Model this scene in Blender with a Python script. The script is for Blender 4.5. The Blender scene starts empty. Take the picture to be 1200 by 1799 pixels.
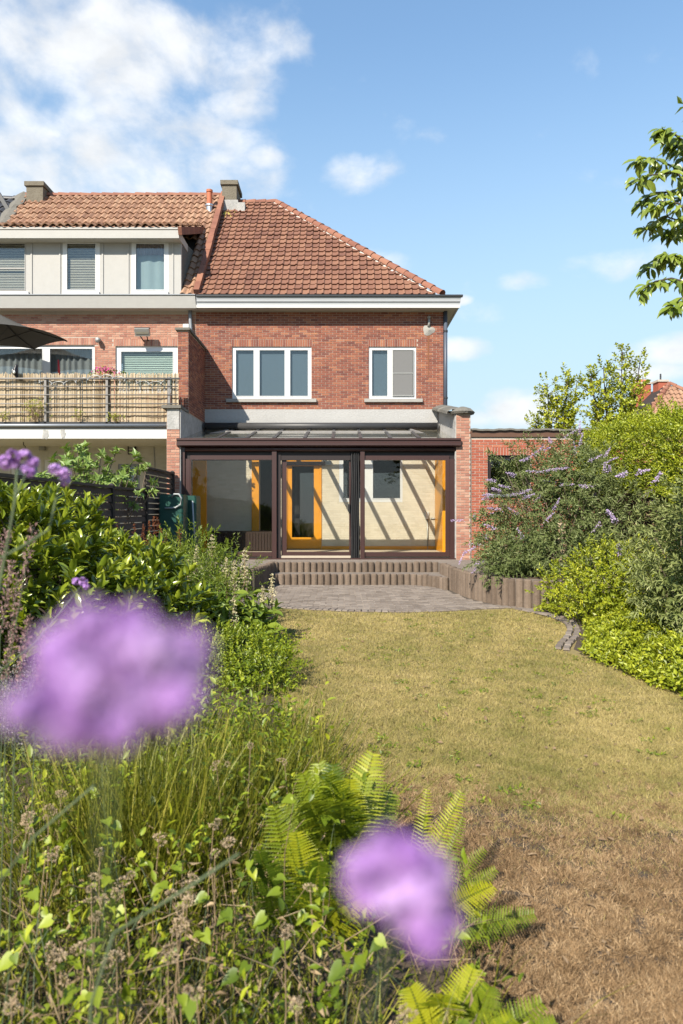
import bpy, math, random
import numpy as np
from mathutils import Vector, Matrix
from mathutils.geometry import tessellate_polygon

R = math.radians
rng = np.random.default_rng(7)
random.seed(7)
scn = bpy.context.scene
COL = scn.collection

# ------------------------------------------------------------------ camera
EYE = 1.55
cam_d = bpy.data.cameras.new('camera')
cam = bpy.data.objects.new('camera', cam_d)
COL.objects.link(cam)
cam.location = (0, 0, EYE)
cam.rotation_euler = (R(90), 0, 0)
cam_d.sensor_fit = 'VERTICAL'
cam_d.sensor_height = 36
cam_d.sensor_width = 24
cam_d.lens = 24.0
cam_d.clip_start = 0.01
cam_d.clip_end = 3000
cam_d.dof.use_dof = True
cam_d.dof.focus_distance = 13.0
cam_d.dof.aperture_fstop = 4.0
scn.camera = cam

# ------------------------------------------------------------------ light
SUN = Vector((0.57, 1.0, -0.94)).normalized()          # travel direction of the light
sun_el = math.asin(-SUN.z)
sun_az = math.atan2(-SUN.x, -SUN.y)
sd = bpy.data.lights.new('sun', 'SUN')
sd.energy = 4.1
sd.angle = R(0.53)
sd.color = (1.0, 0.92, 0.79)
so = bpy.data.objects.new('sun', sd)
COL.objects.link(so)
so.rotation_euler = SUN.to_track_quat('-Z', 'Y').to_euler()
so.location = (-20, -30, 40)

world = bpy.data.worlds.new('World')
scn.world = world
world.use_nodes = True
wn, wl = world.node_tree.nodes, world.node_tree.links
wn.clear()
def wnode(t, **k):
    n = wn.new(t)
    for a, b in k.items():
        setattr(n, a, b)
    return n
def wmath(op, a, b=None, c=None, clamp=False):
    n = wnode('ShaderNodeMath', operation=op, use_clamp=clamp)
    for i, v in enumerate((a, b, c)):
        if v is None: continue
        if isinstance(v, (int, float)): n.inputs[i].default_value = v
        else: wl.new(v, n.inputs[i])
    return n.outputs[0]
sky = wnode('ShaderNodeTexSky', sky_type='NISHITA', sun_disc=False)
sky.sun_elevation = sun_el
sky.sun_rotation = sun_az
sky.altitude = 0
sky.air_density = 1.8
sky.dust_density = 0.0
sky.ozone_density = 5.5
tc = wnode('ShaderNodeTexCoord')
sep = wnode('ShaderNodeSeparateXYZ')
wl.new(tc.outputs['Generated'], sep.inputs[0])
az = wmath('ARCTAN2', sep.outputs[0], sep.outputs[1])
hyp = wmath('SQRT', wmath('ADD', wmath('MULTIPLY', sep.outputs[0], sep.outputs[0]), wmath('MULTIPLY', sep.outputs[1], sep.outputs[1])))
el = wmath('ARCTAN2', sep.outputs[2], hyp)
# clouds: (azimuth, elevation, half width, half height) in degrees, spread over the whole sky
CLOUDS = [(-20, 33, 10, 5.5), (-17, 26.5, 12, 5.5), (-25, 22.5, 9, 5), (-14.5, 24, 6, 2.6), (-14, 34, 9, 3.0),
          (-10.0, 33.0, 5.0, 2.4), (-8.5, 30.5, 3, 1.6), (-24, 34.5, 10, 5.5), (-30, 28, 9, 7),
          (0.9, 26.6, 3.9, 1.5), (-6.5, 27.3, 1.8, 1.0), (16, 18.1, 3.0, 0.85), (21, 18.6, 5.2, 1.3), (9.3, 13.3, 3.2, .9), (2.5, 19.5, 4.5, 1.6), (5.5, 17.2, 3.0, .9),
          (14.2, 8.3, 3.2, 1.7), (11, 7.6, 2.2, .9), (27, 12, 5, 1.2), (24.0, 10.5, 3, .8), (9.5, 17, 1.2, .4),
          (-52, 30, 14, 7), (-80, 24, 12, 5), (-115, 35, 16, 7), (-150, 28, 10, 4), (60, 32, 9, 3.5), (95, 22, 14, 5), (130, 40, 12, 5), (165, 18, 12, 4), (45, 16, 6, 2), (-40, 52, 10, 5), (30, 60, 9, 4)]
cw = wnode('ShaderNodeCombineXYZ')
wl.new(az, cw.inputs[0]); wl.new(wmath('MULTIPLY', el, 1.5), cw.inputs[1])
def wnoise(scale, detail, rough, dist=0.0):
    n = wnode('ShaderNodeTexNoise')
    n.inputs['Scale'].default_value = scale; n.inputs['Detail'].default_value = detail
    n.inputs['Roughness'].default_value = rough; n.inputs['Distortion'].default_value = dist
    wl.new(cw.outputs[0], n.inputs['Vector'])
    return n.outputs['Fac']
mask = None
for a, e, sa, se in CLOUDS:
    da = wmath('DIVIDE', wmath('SUBTRACT', az, R(a)), R(sa))
    de = wmath('DIVIDE', wmath('SUBTRACT', el, R(e)), R(se))
    q = wmath('SUBTRACT', 1.0, wmath('ADD', wmath('MULTIPLY', da, da), wmath('MULTIPLY', de, de)))
    mask = q if mask is None else wmath('MAXIMUM', mask, q)
mask = wmath('MAXIMUM', mask, -0.8)
n1 = wnoise(7.5, 7, 0.55, 0.15)
dens = wmath('ADD', wmath('MULTIPLY', mask, 0.55), wmath('MULTIPLY', wmath('SUBTRACT', n1, 0.5), 2.9))
mr = wnode('ShaderNodeMapRange', interpolation_type='SMOOTHSTEP')
mr.inputs['From Min'].default_value = -0.2; mr.inputs['From Max'].default_value = 0.85
mr.inputs['To Min'].default_value = 0.0; mr.inputs['To Max'].default_value = 0.94
wl.new(dens, mr.inputs['Value'])
n2 = wnoise(11, 5, 0.55)
shade = wnode('ShaderNodeMapRange')
shade.inputs['From Min'].default_value = 0.35; shade.inputs['From Max'].default_value = 0.62
shade.inputs['To Min'].default_value = 0.86; shade.inputs['To Max'].default_value = 1.04
wl.new(n2, shade.inputs['Value'])
ccol = wnode('ShaderNodeMix', data_type='RGBA', blend_type='MULTIPLY')
ccol.inputs[0].default_value = 1.0
ccol.inputs[6].default_value = (4.95, 5.05, 5.15, 1)
wl.new(shade.outputs[0], ccol.inputs[7])
# summer haze: the sky whitens evenly towards the horizon all round
hz = wnode('ShaderNodeMapRange', interpolation_type='SMOOTHSTEP')
hz.inputs['From Min'].default_value = R(37); hz.inputs['From Max'].default_value = R(2)
hz.inputs['To Min'].default_value = 0.0; hz.inputs['To Max'].default_value = 0.85
wl.new(el, hz.inputs['Value'])
hmix = wnode('ShaderNodeMix', data_type='RGBA')
wl.new(hz.outputs[0], hmix.inputs[0]); wl.new(sky.outputs[0], hmix.inputs[6]); hmix.inputs[7].default_value = (2.65, 3.45, 4.2, 1)
cmix = wnode('ShaderNodeMix', data_type='RGBA')
wl.new(mr.outputs[0], cmix.inputs[0])
wl.new(hmix.outputs[2], cmix.inputs[6])
wl.new(ccol.outputs[2], cmix.inputs[7])
bg = wnode('ShaderNodeBackground')
bg.inputs['Strength'].default_value = 0.086
wl.new(cmix.outputs[2], bg.inputs['Color'])
wo = wnode('ShaderNodeOutputWorld')
wl.new(bg.outputs[0], wo.inputs['Surface'])

scn.view_settings.view_transform = 'Standard'
scn.view_settings.look = 'None'
scn.view_settings.exposure = 1.3
scn.view_settings.gamma = 1.0
scn.cycles.use_denoising = True
scn.cycles.max_bounces = 8
scn.cycles.transparent_max_bounces = 16

# ------------------------------------------------------------------ helpers
FP = 1200.0
def P(px, py, Y):
    """a point of the place at depth Y metres, read off the photograph's survey"""
    return np.array(((px - 600) * Y / FP, Y, EYE - (py - 899.5) * Y / FP))

class MB:
    def __init__(s):
        s.V, s.F, s.A, s.n = [], {}, [], 0
    def add(s, V, faces, var=0.5):
        V = np.asarray(V, float).reshape(-1, 3)
        for k, f in ([(len(faces[0]), np.asarray(faces))] if isinstance(faces, np.ndarray) else _bysize(faces)):
            s.F.setdefault(k, []).append(np.asarray(f) + s.n)
        s.V.append(V)
        s.A.append(np.broadcast_to(np.asarray(var, float), (len(V),)) if np.ndim(var) else np.full(len(V), float(var)))
        s.n += len(V)
        return s
    def box(s, x0, x1, y0, y1, z0, z1, var=0.5):
        V = [(x0,y0,z0),(x1,y0,z0),(x1,y1,z0),(x0,y1,z0),(x0,y0,z1),(x1,y0,z1),(x1,y1,z1),(x0,y1,z1)]
        return s.add(V, BOXF, var)
    def obox(s, c, ax, ay, az, var=0.5):
        c, ax, ay, az = (np.asarray(q, float) for q in (c, ax, ay, az))
        V = [c + i*ax + j*ay + k*az for k in (-1, 1) for (i, j) in ((-1,-1),(1,-1),(1,1),(-1,1))]
        return s.add(V, BOXF, var)
    def bar(s, a, b, w, h, var=0.5, up=(0,0,1)):
        a, b = np.asarray(a, float), np.asarray(b, float)
        d = b - a; L = np.linalg.norm(d); d = d / L
        x = np.cross(d, up); x /= np.linalg.norm(x); z = np.cross(x, d)
        return s.obox((a+b)/2, x*w/2, d*L/2, z*h/2, var)
    def tube(s, pts, rad, n=8, var=0.5, cap=True):
        pts = np.asarray(pts, float); m = len(pts)
        rad = np.broadcast_to(np.asarray(rad, float), (m,))
        V = []; ref = np.array((0.31, 0.22, 0.92))
        for i in range(m):
            t = pts[min(i+1, m-1)] - pts[max(i-1, 0)]
            t = t / (np.linalg.norm(t) + 1e-9)
            if abs(t @ ref) > 0.96: ref = np.array((0.9, 0.3, 0.1))
            x = np.cross(t, ref); x /= np.linalg.norm(x); y = np.cross(t, x)
            for k in range(n):
                a = 2*math.pi*k/n
                V.append(pts[i] + rad[i]*(math.cos(a)*x + math.sin(a)*y))
        F = [(i*n+k, i*n+(k+1) % n, (i+1)*n+(k+1) % n, (i+1)*n+k) for i in range(m-1) for k in range(n)]
        if cap: F += [tuple(range(n))[::-1], tuple((m-1)*n+k for k in range(n))]
        return s.add(V, F, var)
    def lathe(s, c, prof, n=16, var=0.5):
        c = np.asarray(c, float); V = []; m = len(prof)
        for r, z in prof:
            for k in range(n):
                a = 2*math.pi*k/n
                V.append(c + (r*math.cos(a), r*math.sin(a), z))
        F = [(i*n+k, i*n+(k+1) % n, (i+1)*n+(k+1) % n, (i+1)*n+k) for i in range(m-1) for k in range(n)]
        F += [tuple(range(n))[::-1], tuple((m-1)*n+k for k in range(n))]
        return s.add(V, F, var)
    def prism(s, poly, z0, z1, var=0.5):
        n = len(poly)
        V = [(x, y, z0) for x, y in poly] + [(x, y, z1) for x, y in poly]
        F = [(i, (i+1) % n, n+(i+1) % n, n+i) for i in range(n)]
        for t in tessellate_polygon([[Vector((x, y, 0)) for x, y in poly]]):
            F.append(tuple(n+i for i in t)); F.append(tuple(t[::-1]))
        return s.add(V, F, var)
    def quadgrid(s, G, var=0.5):
        G = np.asarray(G, float); a, b = G.shape[:2]
        F = np.array([(i*b+j, i*b+j+1, (i+1)*b+j+1, (i+1)*b+j) for i in range(a-1) for j in range(b-1)])
        return s.add(G.reshape(-1, 3), F, var)
    def inst(s, tmpl, pos, X, Y, Z, var):
        """place a template (verts, tri faces) N times with column bases X, Y, Z"""
        tv, tf = tmpl
        N = len(pos)
        if N == 0: return s
        V = pos[:, None, :] + tv[None, :, 0:1]*X[:, None, :] + tv[None, :, 1:2]*Y[:, None, :] + tv[None, :, 2:3]*Z[:, None, :]
        F = (tf[None] + (np.arange(N)*len(tv))[:, None, None]).reshape(-1, tf.shape[1])
        return s.add(V.reshape(-1, 3), F, np.repeat(var, len(tv)))
    def mesh(s, name, mat, smooth=False):
        me = bpy.data.meshes.new(name)
        V = np.concatenate(s.V); A = np.concatenate(s.A)
        me.vertices.add(len(V)); me.vertices.foreach_set('co', V.astype(np.float32).ravel())
        loops, tot = [], []
        for k, fs in s.F.items():
            f = np.concatenate([q.reshape(-1, k) for q in fs])
            loops.append(f.ravel()); tot.append(np.full(len(f), k))
        loops = np.concatenate(loops).astype(np.int32); tot = np.concatenate(tot).astype(np.int32)
        me.loops.add(len(loops)); me.loops.foreach_set('vertex_index', loops)
        me.polygons.add(len(tot))
        st = np.concatenate(([0], np.cumsum(tot)[:-1])).astype(np.int32)
        me.polygons.foreach_set('loop_start', st)
        try: me.polygons.foreach_set('loop_total', tot)
        except Exception: pass
        at = me.attributes.new('var', 'FLOAT', 'POINT')
        at.data.foreach_set('value', A.astype(np.float32))
        me.update(calc_edges=True)
        me.polygons.foreach_set('use_smooth', np.full(len(tot), smooth, dtype=bool))
        if mat: me.materials.append(mat)
        return me
    def build(s, name, mat, parent=None, smooth=False, kind=None, label=None):
        o = bpy.data.objects.new(name, s.mesh(name, mat, smooth))
        COL.objects.link(o)
        if parent is not None: attach(o, parent)
        if kind: o['kind'] = kind
        if label: o['label'] = label
        return o
BOXF = [(0,3,2,1),(4,5,6,7),(0,1,5,4),(1,2,6,5),(2,3,7,6),(3,0,4,7)]
def _bysize(faces):
    d = {}
    for f in faces: d.setdefault(len(f), []).append(f)
    return d.items()
def abs_loc(o):
    """world origin of a parent: Empties stand at a thing's base, meshes are modelled in world coordinates"""
    return o.location if o.parent is None else Vector((0, 0, 0))
def attach(o, parent):
    """child whose mesh is modelled in world coordinates"""
    o.parent = parent
    o.matrix_parent_inverse = Matrix.Translation(-abs_loc(parent))
def thing(name, label, cat, loc=(0, 0, 0), group=None):
    o = bpy.data.objects.new(name, None)
    COL.objects.link(o); o.location = loc; o.empty_display_size = 0.1
    o['label'] = label; o['category'] = cat
    if group: o['group'] = group
    return o
def tag(o, label, cat, group=None):
    o['label'] = label; o['category'] = cat
    if group: o['group'] = group
    return o
def inst_obj(name, me, parent, M4):
    o = bpy.data.objects.new(name, me)
    COL.objects.link(o)
    o.parent = parent
    o.matrix_parent_inverse = Matrix.Translation(-abs_loc(parent))
    o.matrix_basis = M4
    return o

# ------------------------------------------------------------------ materials
MATS = {}
ALB = 0.8
def mat(name, ramp, rough=0.75, scale=6.0, bump=0.0, bscale=40.0, spec=0.35, wvar=0.5, metal=0.0, transl=0.0, tcol=None, scale2=None, contrast=1.0, coat=0.0):
    """procedural: per-piece value 'var' and position noise drive a colour ramp"""
    m = bpy.data.materials.new(name); m.use_nodes = True
    MATS[name] = m
    N, L = m.node_tree.nodes, m.node_tree.links
    N.clear()
    geo = N.new('ShaderNodeNewGeometry')
    at = N.new('ShaderNodeAttribute'); at.attribute_name = 'var'
    no = N.new('ShaderNodeTexNoise'); no.inputs['Scale'].default_value = scale; no.inputs['Detail'].default_value = 6; no.inputs['Roughness'].default_value = 0.65
    L.new(geo.outputs['Position'], no.inputs['Vector'])
    fac = no.outputs['Fac']
    if scale2:
        no2 = N.new('ShaderNodeTexNoise'); no2.inputs['Scale'].default_value = scale2; no2.inputs['Detail'].default_value = 3
        L.new(geo.outputs['Position'], no2.inputs['Vector'])
        av = N.new('ShaderNodeMath'); av.operation = 'ADD'; L.new(fac, av.inputs[0]); L.new(no2.outputs['Fac'], av.inputs[1])
        hv = N.new('ShaderNodeMath'); hv.operation = 'MULTIPLY'; hv.inputs[1].default_value = 0.5; L.new(av.outputs[0], hv.inputs[0]); fac = hv.outputs[0]
    st = N.new('ShaderNodeMapRange'); st.inputs['From Min'].default_value = 0.5-0.28/contrast; st.inputs['From Max'].default_value = 0.5+0.28/contrast
    L.new(fac, st.inputs['Value'])
    mx = N.new('ShaderNodeMix'); mx.data_type = 'FLOAT'; mx.inputs[0].default_value = wvar
    L.new(st.outputs[0], mx.inputs[2]); L.new(at.outputs['Fac'], mx.inputs[3])
    cr = N.new('ShaderNodeValToRGB')
    e = cr.color_ramp.elements
    while len(e) > 1: e.remove(e[-1])
    n = len(ramp)
    for i, c in enumerate(ramp):
        el_ = e[0] if i == 0 else e.new(i/(n-1) if n > 1 else 0)
        el_.position = i/(n-1) if n > 1 else 0
        el_.color = (c[0]*ALB, c[1]*ALB, c[2]*ALB, 1)
    L.new(mx.outputs[0], cr.inputs[0])
    bs = N.new('ShaderNodeBsdfPrincipled')
    L.new(cr.outputs[0], bs.inputs['Base Color'])
    bs.inputs['Roughness'].default_value = rough
    bs.inputs['Specular IOR Level'].default_value = spec
    bs.inputs['Metallic'].default_value = metal
    bs.inputs['Coat Weight'].default_value = coat
    if bump:
        nb = N.new('ShaderNodeTexNoise'); nb.inputs['Scale'].default_value = bscale; nb.inputs['Detail'].default_value = 4
        L.new(geo.outputs['Position'], nb.inputs['Vector'])
        b = N.new('ShaderNodeBump'); b.inputs['Strength'].default_value = bump; b.inputs['Distance'].default_value = 0.02
        L.new(nb.outputs['Fac'], b.inputs['Height']); L.new(b.outputs[0], bs.inputs['Normal'])
    out = N.new('ShaderNodeOutputMaterial')
    if transl:
        tr = N.new('ShaderNodeBsdfTranslucent')
        hs = N.new('ShaderNodeMix'); hs.data_type = 'RGBA'; hs.blend_type = 'MULTIPLY'; hs.inputs[0].default_value = 1
        L.new(cr.outputs[0], hs.inputs[6]); hs.inputs[7].default_value = (*(tcol or (1.5, 1.5, 0.6)), 1)
        L.new(hs.outputs[2], tr.inputs['Color'])
        ms = N.new('ShaderNodeMixShader'); ms.inputs[0].default_value = transl
        L.new(bs.outputs[0], ms.inputs[1]); L.new(tr.outputs[0], ms.inputs[2])
        L.new(ms.outputs[0], out.inputs['Surface'])
    else:
        L.new(bs.outputs[0], out.inputs['Surface'])
    m['bsdf'] = bs.name
    return m
def glass(name, tint=(0.93, 0.96, 0.94), f0=0.045, dirt=0.0, dirtcol=(0.4, 0.4, 0.36), rough=0.0):
    m = bpy.data.materials.new(name); m.use_nodes = True; MATS[name] = m
    N, L = m.node_tree.nodes, m.node_tree.links; N.clear()
    lw = N.new('ShaderNodeLayerWeight'); lw.inputs['Blend'].default_value = 0.5
    p5 = N.new('ShaderNodeMath'); p5.operation = 'POWER'; p5.inputs[1].default_value = 5; L.new(lw.outputs['Facing'], p5.inputs[0])
    ma = N.new('ShaderNodeMath'); ma.operation = 'MULTIPLY_ADD'; ma.inputs[1].default_value = 0.9; ma.inputs[2].default_value = f0; L.new(p5.outputs[0], ma.inputs[0])
    tr = N.new('ShaderNodeBsdfTransparent'); tr.inputs[0].default_value = (*tint, 1)
    gl = N.new('ShaderNodeBsdfGlossy'); gl.inputs['Roughness'].default_value = rough; gl.inputs[0].default_value = (1, 1, 1, 1)
    ms = N.new('ShaderNodeMixShader'); L.new(ma.outputs[0], ms.inputs[0]); L.new(tr.outputs[0], ms.inputs[1]); L.new(gl.outputs[0], ms.inputs[2])
    out = N.new('ShaderNodeOutputMaterial')
    res = ms.outputs[0]
    if dirt:
        df = N.new('ShaderNodeBsdfDiffuse'); df.inputs[0].default_value = (*dirtcol, 1)
        geo = N.new('ShaderNodeNewGeometry'); no = N.new('ShaderNodeTexNoise'); no.inputs['Scale'].default_value = 3; no.inputs['Detail'].default_value = 6
        L.new(geo.outputs['Position'], no.inputs['Vector'])
        mm = N.new('ShaderNodeMath'); mm.operation = 'MULTIPLY'; mm.inputs[1].default_value = 2*dirt; L.new(no.outputs['Fac'], mm.inputs[0])
        m2 = N.new('ShaderNodeMixShader'); L.new(mm.outputs[0], m2.inputs[0]); L.new(res, m2.inputs[1]); L.new(df.outputs[0], m2.inputs[2]); res = m2.outputs[0]
    L.new(res, out.inputs['Surface'])
    return m

# masonry and roof
mat('brick', [(0.10,0.036,0.032),(0.17,0.058,0.043),(0.25,0.086,0.055),(0.33,0.13,0.072),(0.44,0.21,0.115)], 0.85, 1.1, 0.3, 60, wvar=0.62, scale2=9)
mat('brick_pale', [(0.24,0.105,0.08),(0.33,0.145,0.105),(0.40,0.19,0.13),(0.48,0.28,0.20),(0.52,0.34,0.25)], 0.85, 1.1, 0.3, 60, wvar=0.6, scale2=9)
mat('brick_garage', [(0.20,0.05,0.036),(0.29,0.075,0.046),(0.36,0.10,0.058),(0.41,0.14,0.08),(0.46,0.21,0.12)], 0.85, 1.1, 0.3, 60, wvar=0.62, scale2=9)
mat('mortar', [(0.38,0.31,0.26),(0.50,0.43,0.36)], 0.95, 5, 0.4, 90)
mat('mortar_pale', [(0.44,0.38,0.32),(0.56,0.5,0.43)], 0.95, 5, 0.4, 90)
mat('tile_red', [(0.10,0.046,0.034),(0.16,0.072,0.048),(0.215,0.10,0.063),(0.26,0.13,0.08),(0.175,0.078,0.053)], 0.8, 0.9, 0.25, 30, wvar=0.5, scale2=14)
mat('tile_orange', [(0.14,0.072,0.047),(0.25,0.135,0.085),(0.33,0.185,0.115),(0.40,0.245,0.155),(0.27,0.15,0.085)], 0.75, 0.9, 0.25, 30, wvar=0.5, scale2=14)
mat('tile_slate', [(0.035,0.036,0.04),(0.07,0.07,0.078)], 0.5, 2, 0.2, 30)
mat('ridge_red', [(0.16,0.06,0.04),(0.26,0.11,0.07),(0.33,0.16,0.095)], 0.8, 3, 0.3, 30)
mat('ridge_mortar', [(0.45,0.42,0.38),(0.62,0.6,0.56)], 0.95, 12, 0.4, 60)
mat('underlay', [(0.03,0.022,0.02),(0.05,0.04,0.035)], 0.95, 5)
mat('cement', [(0.26,0.255,0.245),(0.42,0.41,0.39),(0.5,0.49,0.46)], 0.95, 2.2, 0.5, 25, scale2=14)
mat('stucco_light', [(0.28,0.275,0.27),(0.39,0.385,0.375),(0.46,0.455,0.445)], 0.95, 1.8, 0.5, 30, scale2=16)
mat('stucco_worn', [(0.08,0.08,0.076),(0.30,0.30,0.29),(0.44,0.43,0.42),(0.52,0.51,0.5)], 0.95, 2.6, 0.6, 30, scale2=12, contrast=1.3)
mat('coping', [(0.07,0.065,0.055),(0.16,0.15,0.13),(0.28,0.26,0.22)], 0.95, 9, 0.7, 40, scale2=30)
mat('chimney_render', [(0.06,0.052,0.036),(0.17,0.15,0.115),(0.30,0.275,0.225)], 0.95, 6, 0.8, 28, scale2=25)
mat('lichen', [(0.33,0.27,0.05),(0.45,0.36,0.10)], 0.95, 20, 0.5, 60)
mat('fascia_grey', [(0.34,0.355,0.375),(0.42,0.435,0.455)], 0.45, 1.5, spec=0.4)
mat('rust_stain', [(0.16,0.06,0.03),(0.24,0.10,0.05)], 0.9, 12)
mat('white_paint', [(0.55,0.55,0.54),(0.64,0.64,0.63)], 0.45, 2.5, spec=0.4)
mat('white_upvc', [(0.62,0.63,0.64),(0.68,0.69,0.70)], 0.3, 2, spec=0.5)
mat('cream_panel', [(0.33,0.322,0.308),(0.385,0.378,0.362),(0.43,0.423,0.408)], 0.6, 1.2, 0.1, 30, scale2=8)
mat('cream_brick', [(0.52,0.465,0.365),(0.60,0.54,0.43),(0.66,0.60,0.49)], 0.8, 3, 0.3, 40, wvar=0.5)
mat('porch_wall', [(0.47,0.465,0.43),(0.56,0.555,0.515),(0.61,0.605,0.57)], 0.85, 2, 0.3, 40, wvar=0.5)
mat('floor_tile', [(0.40,0.34,0.26),(0.52,0.45,0.35)], 0.5, 6)  # beige picked to bounce warm light up into the left bay
mat('sill_stone', [(0.26,0.25,0.23),(0.40,0.385,0.36)], 0.9, 5, 0.3, 50)
mat('zinc', [(0.20,0.22,0.25),(0.30,0.32,0.35)], 0.5, 3, metal=0.4)
mat('dark_gutter', [(0.02,0.022,0.026),(0.04,0.043,0.05)], 0.4, 4)
mat('slate_pipe', [(0.055,0.07,0.10),(0.09,0.11,0.15)], 0.45, 2)
mat('soffit', [(0.45,0.43,0.38),(0.56,0.54,0.48)], 0.7, 3)
mat('bronze', [(0.040,0.017,0.015),(0.058,0.025,0.022)], 0.38, 3, spec=0.5)
mat('bronze_dark', [(0.014,0.010,0.012),(0.03,0.018,0.018)], 0.5, 3)
mat('rubber', [(0.008,0.008,0.009),(0.02,0.02,0.022)], 0.6, 12, 0.2, 30)
mat('awning_grey', [(0.035,0.035,0.037),(0.06,0.06,0.062)], 0.45, 3)
mat('orange_wood', [(0.55,0.21,0.008),(0.70,0.29,0.012),(0.78,0.35,0.02)], 0.4, 1.5, 0.1, 20, coat=0.2, scale2=9)
mat('cabinet_brown', [(0.022,0.012,0.010),(0.04,0.022,0.017)], 0.5, 5)
mat('brown_wood', [(0.09,0.045,0.03),(0.15,0.08,0.05)], 0.5, 5)
mat('fence_wood', [(0.035,0.026,0.021),(0.075,0.057,0.047),(0.12,0.095,0.08)], 0.85, 3, 0.4, 40, wvar=0.55, scale2=18)
mat('fence_post', [(0.02,0.017,0.016),(0.045,0.038,0.035)], 0.85, 5)
mat('concrete_stake', [(0.085,0.06,0.044),(0.165,0.122,0.09),(0.25,0.19,0.145)], 0.95, 3, 0.5, 50, wvar=0.45, scale2=16)
mat('paver', [(0.10,0.080,0.066),(0.175,0.143,0.118),(0.245,0.205,0.172),(0.30,0.255,0.215)], 0.95, 2.0, 0.4, 60, wvar=0.5, scale2=14)
mat('sand_joint', [(0.06,0.048,0.037),(0.12,0.097,0.075)], 0.95, 20, 0.4, 80)
mat('soil', [(0.04,0.028,0.018),(0.11,0.08,0.055)], 1.0, 9, 0.8, 30)
mat('blind_blue', [(0.075,0.105,0.135),(0.09,0.12,0.15)], 0.85, 1.5)
mat('screen_grey', [(0.15,0.15,0.15),(0.19,0.19,0.19)], 0.9, 30)
mat('unlit_room_black', [(0.012,0.012,0.014),(0.03,0.03,0.032)], 0.9, 3)  # near-black stands in for the lack of light in rooms behind glass
mat('curtain_grey', [(0.14,0.145,0.15),(0.26,0.265,0.27)], 0.95, 4)
mat('curtain_mauve', [(0.17,0.13,0.15),(0.24,0.19,0.21)], 0.95, 6)
mat('curtain_teal', [(0.22,0.28,0.29),(0.30,0.36,0.37)], 0.95, 3)
mat('blind_beige', [(0.38,0.33,0.27),(0.48,0.43,0.36)], 0.8, 4)
mat('blind_green', [(0.36,0.43,0.36),(0.46,0.53,0.45)], 0.8, 4)
mat('reed', [(0.13,0.09,0.05),(0.34,0.255,0.155),(0.50,0.40,0.27),(0.60,0.51,0.38)], 0.85, 5, wvar=0.7)
mat('rail_metal', [(0.16,0.15,0.145),(0.30,0.285,0.27)], 0.6, 7, metal=0.2)
mat('parasol_cloth', [(0.055,0.052,0.045),(0.08,0.075,0.066)], 0.9, 3)
mat('black_metal', [(0.012,0.012,0.013),(0.025,0.025,0.027)], 0.5, 3)
mat('lamp_grey', [(0.30,0.30,0.29),(0.42,0.42,0.40)], 0.4, 6, metal=0.3)
mat('frost', [(0.55,0.55,0.52),(0.7,0.7,0.66)], 0.3, 6)
mat('terracotta_pipe', [(0.40,0.11,0.05),(0.5,0.16,0.075)], 0.6, 4)
mat('steel', [(0.5,0.5,0.5),(0.65,0.65,0.65)], 0.3, 4, metal=0.9)
mat('tank_green', [(0.008,0.055,0.042),(0.014,0.075,0.057)], 0.4, 3, spec=0.5)
mat('hose', [(0.32,0.34,0.35),(0.4,0.42,0.42)], 0.5, 5)
mat('magpie_black', [(0.008,0.008,0.012),(0.015,0.015,0.022)], 0.4, 9)
mat('magpie_white', [(0.7,0.7,0.68),(0.8,0.8,0.78)], 0.8, 9)
mat('red_plastic', [(0.5,0.02,0.03),(0.6,0.04,0.05)], 0.4, 4)
glass('glass_clear', (0.975, 0.975, 0.955), 0.022)
glass('glass_window', (0.90, 0.93, 0.93), 0.06)
glass('glass_roof', (0.97, 0.975, 0.96), 0.04, dirt=0.09, dirtcol=(0.17, 0.175, 0.145))
# plants
LF = dict(rough=0.45, spec=0.4, scale=1.6, transl=0.2, wvar=0.65)
mat('laurel_leaf', [(0.039,0.072,0.008),(0.130,0.182,0.016),(0.260,0.312,0.026),(0.546,0.559,0.065)], 0.24, 1.6, spec=0.6, transl=0.2, wvar=0.65)
mat('lush_leaf', [(0.040,0.075,0.009),(0.115,0.172,0.016),(0.207,0.265,0.025),(0.345,0.380,0.046)], **LF)
mat('bright_leaf', [(0.030,0.060,0.004),(0.12,0.175,0.008),(0.26,0.315,0.016),(0.52,0.52,0.035)], **LF)
mat('golden_leaf', [(0.085,0.115,0.008),(0.22,0.265,0.014),(0.38,0.41,0.024),(0.60,0.55,0.05)], **LF)
mat('dusty_leaf', [(0.061,0.088,0.024),(0.138,0.176,0.055),(0.231,0.270,0.105),(0.418,0.440,0.253)], 0.6, 1.6, spec=0.25, transl=0.22, wvar=0.65, tcol=(1.3,1.4,0.7))
mat('silver_leaf', [(0.085,0.11,0.028),(0.175,0.21,0.062),(0.29,0.32,0.115),(0.50,0.51,0.26)], 0.6, 1.6, spec=0.25, transl=0.22, wvar=0.65, tcol=(1.3,1.4,0.8))
mat('hedge_leaf', [(0.065,0.105,0.006),(0.20,0.255,0.012),(0.36,0.40,0.02),(0.56,0.55,0.055)], **LF)
mat('dead_leaf', [(0.12,0.075,0.04),(0.22,0.145,0.08),(0.33,0.235,0.14)], 0.9, 3, transl=0.1, wvar=0.6, tcol=(1,0.9,0.7))
mat('tree_leaf', [(0.11,0.155,0.010),(0.25,0.30,0.017),(0.42,0.44,0.028),(0.60,0.52,0.045)], **LF)
mat('cherry_leaf', [(0.069,0.110,0.020),(0.138,0.200,0.028),(0.235,0.297,0.041),(0.386,0.428,0.083)], 0.35, 3, spec=0.5, transl=0.25, wvar=0.6)
mat('fig_leaf', [(0.08,0.15,0.03),(0.15,0.24,0.05),(0.24,0.33,0.08),(0.34,0.42,0.13)], **LF)
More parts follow.
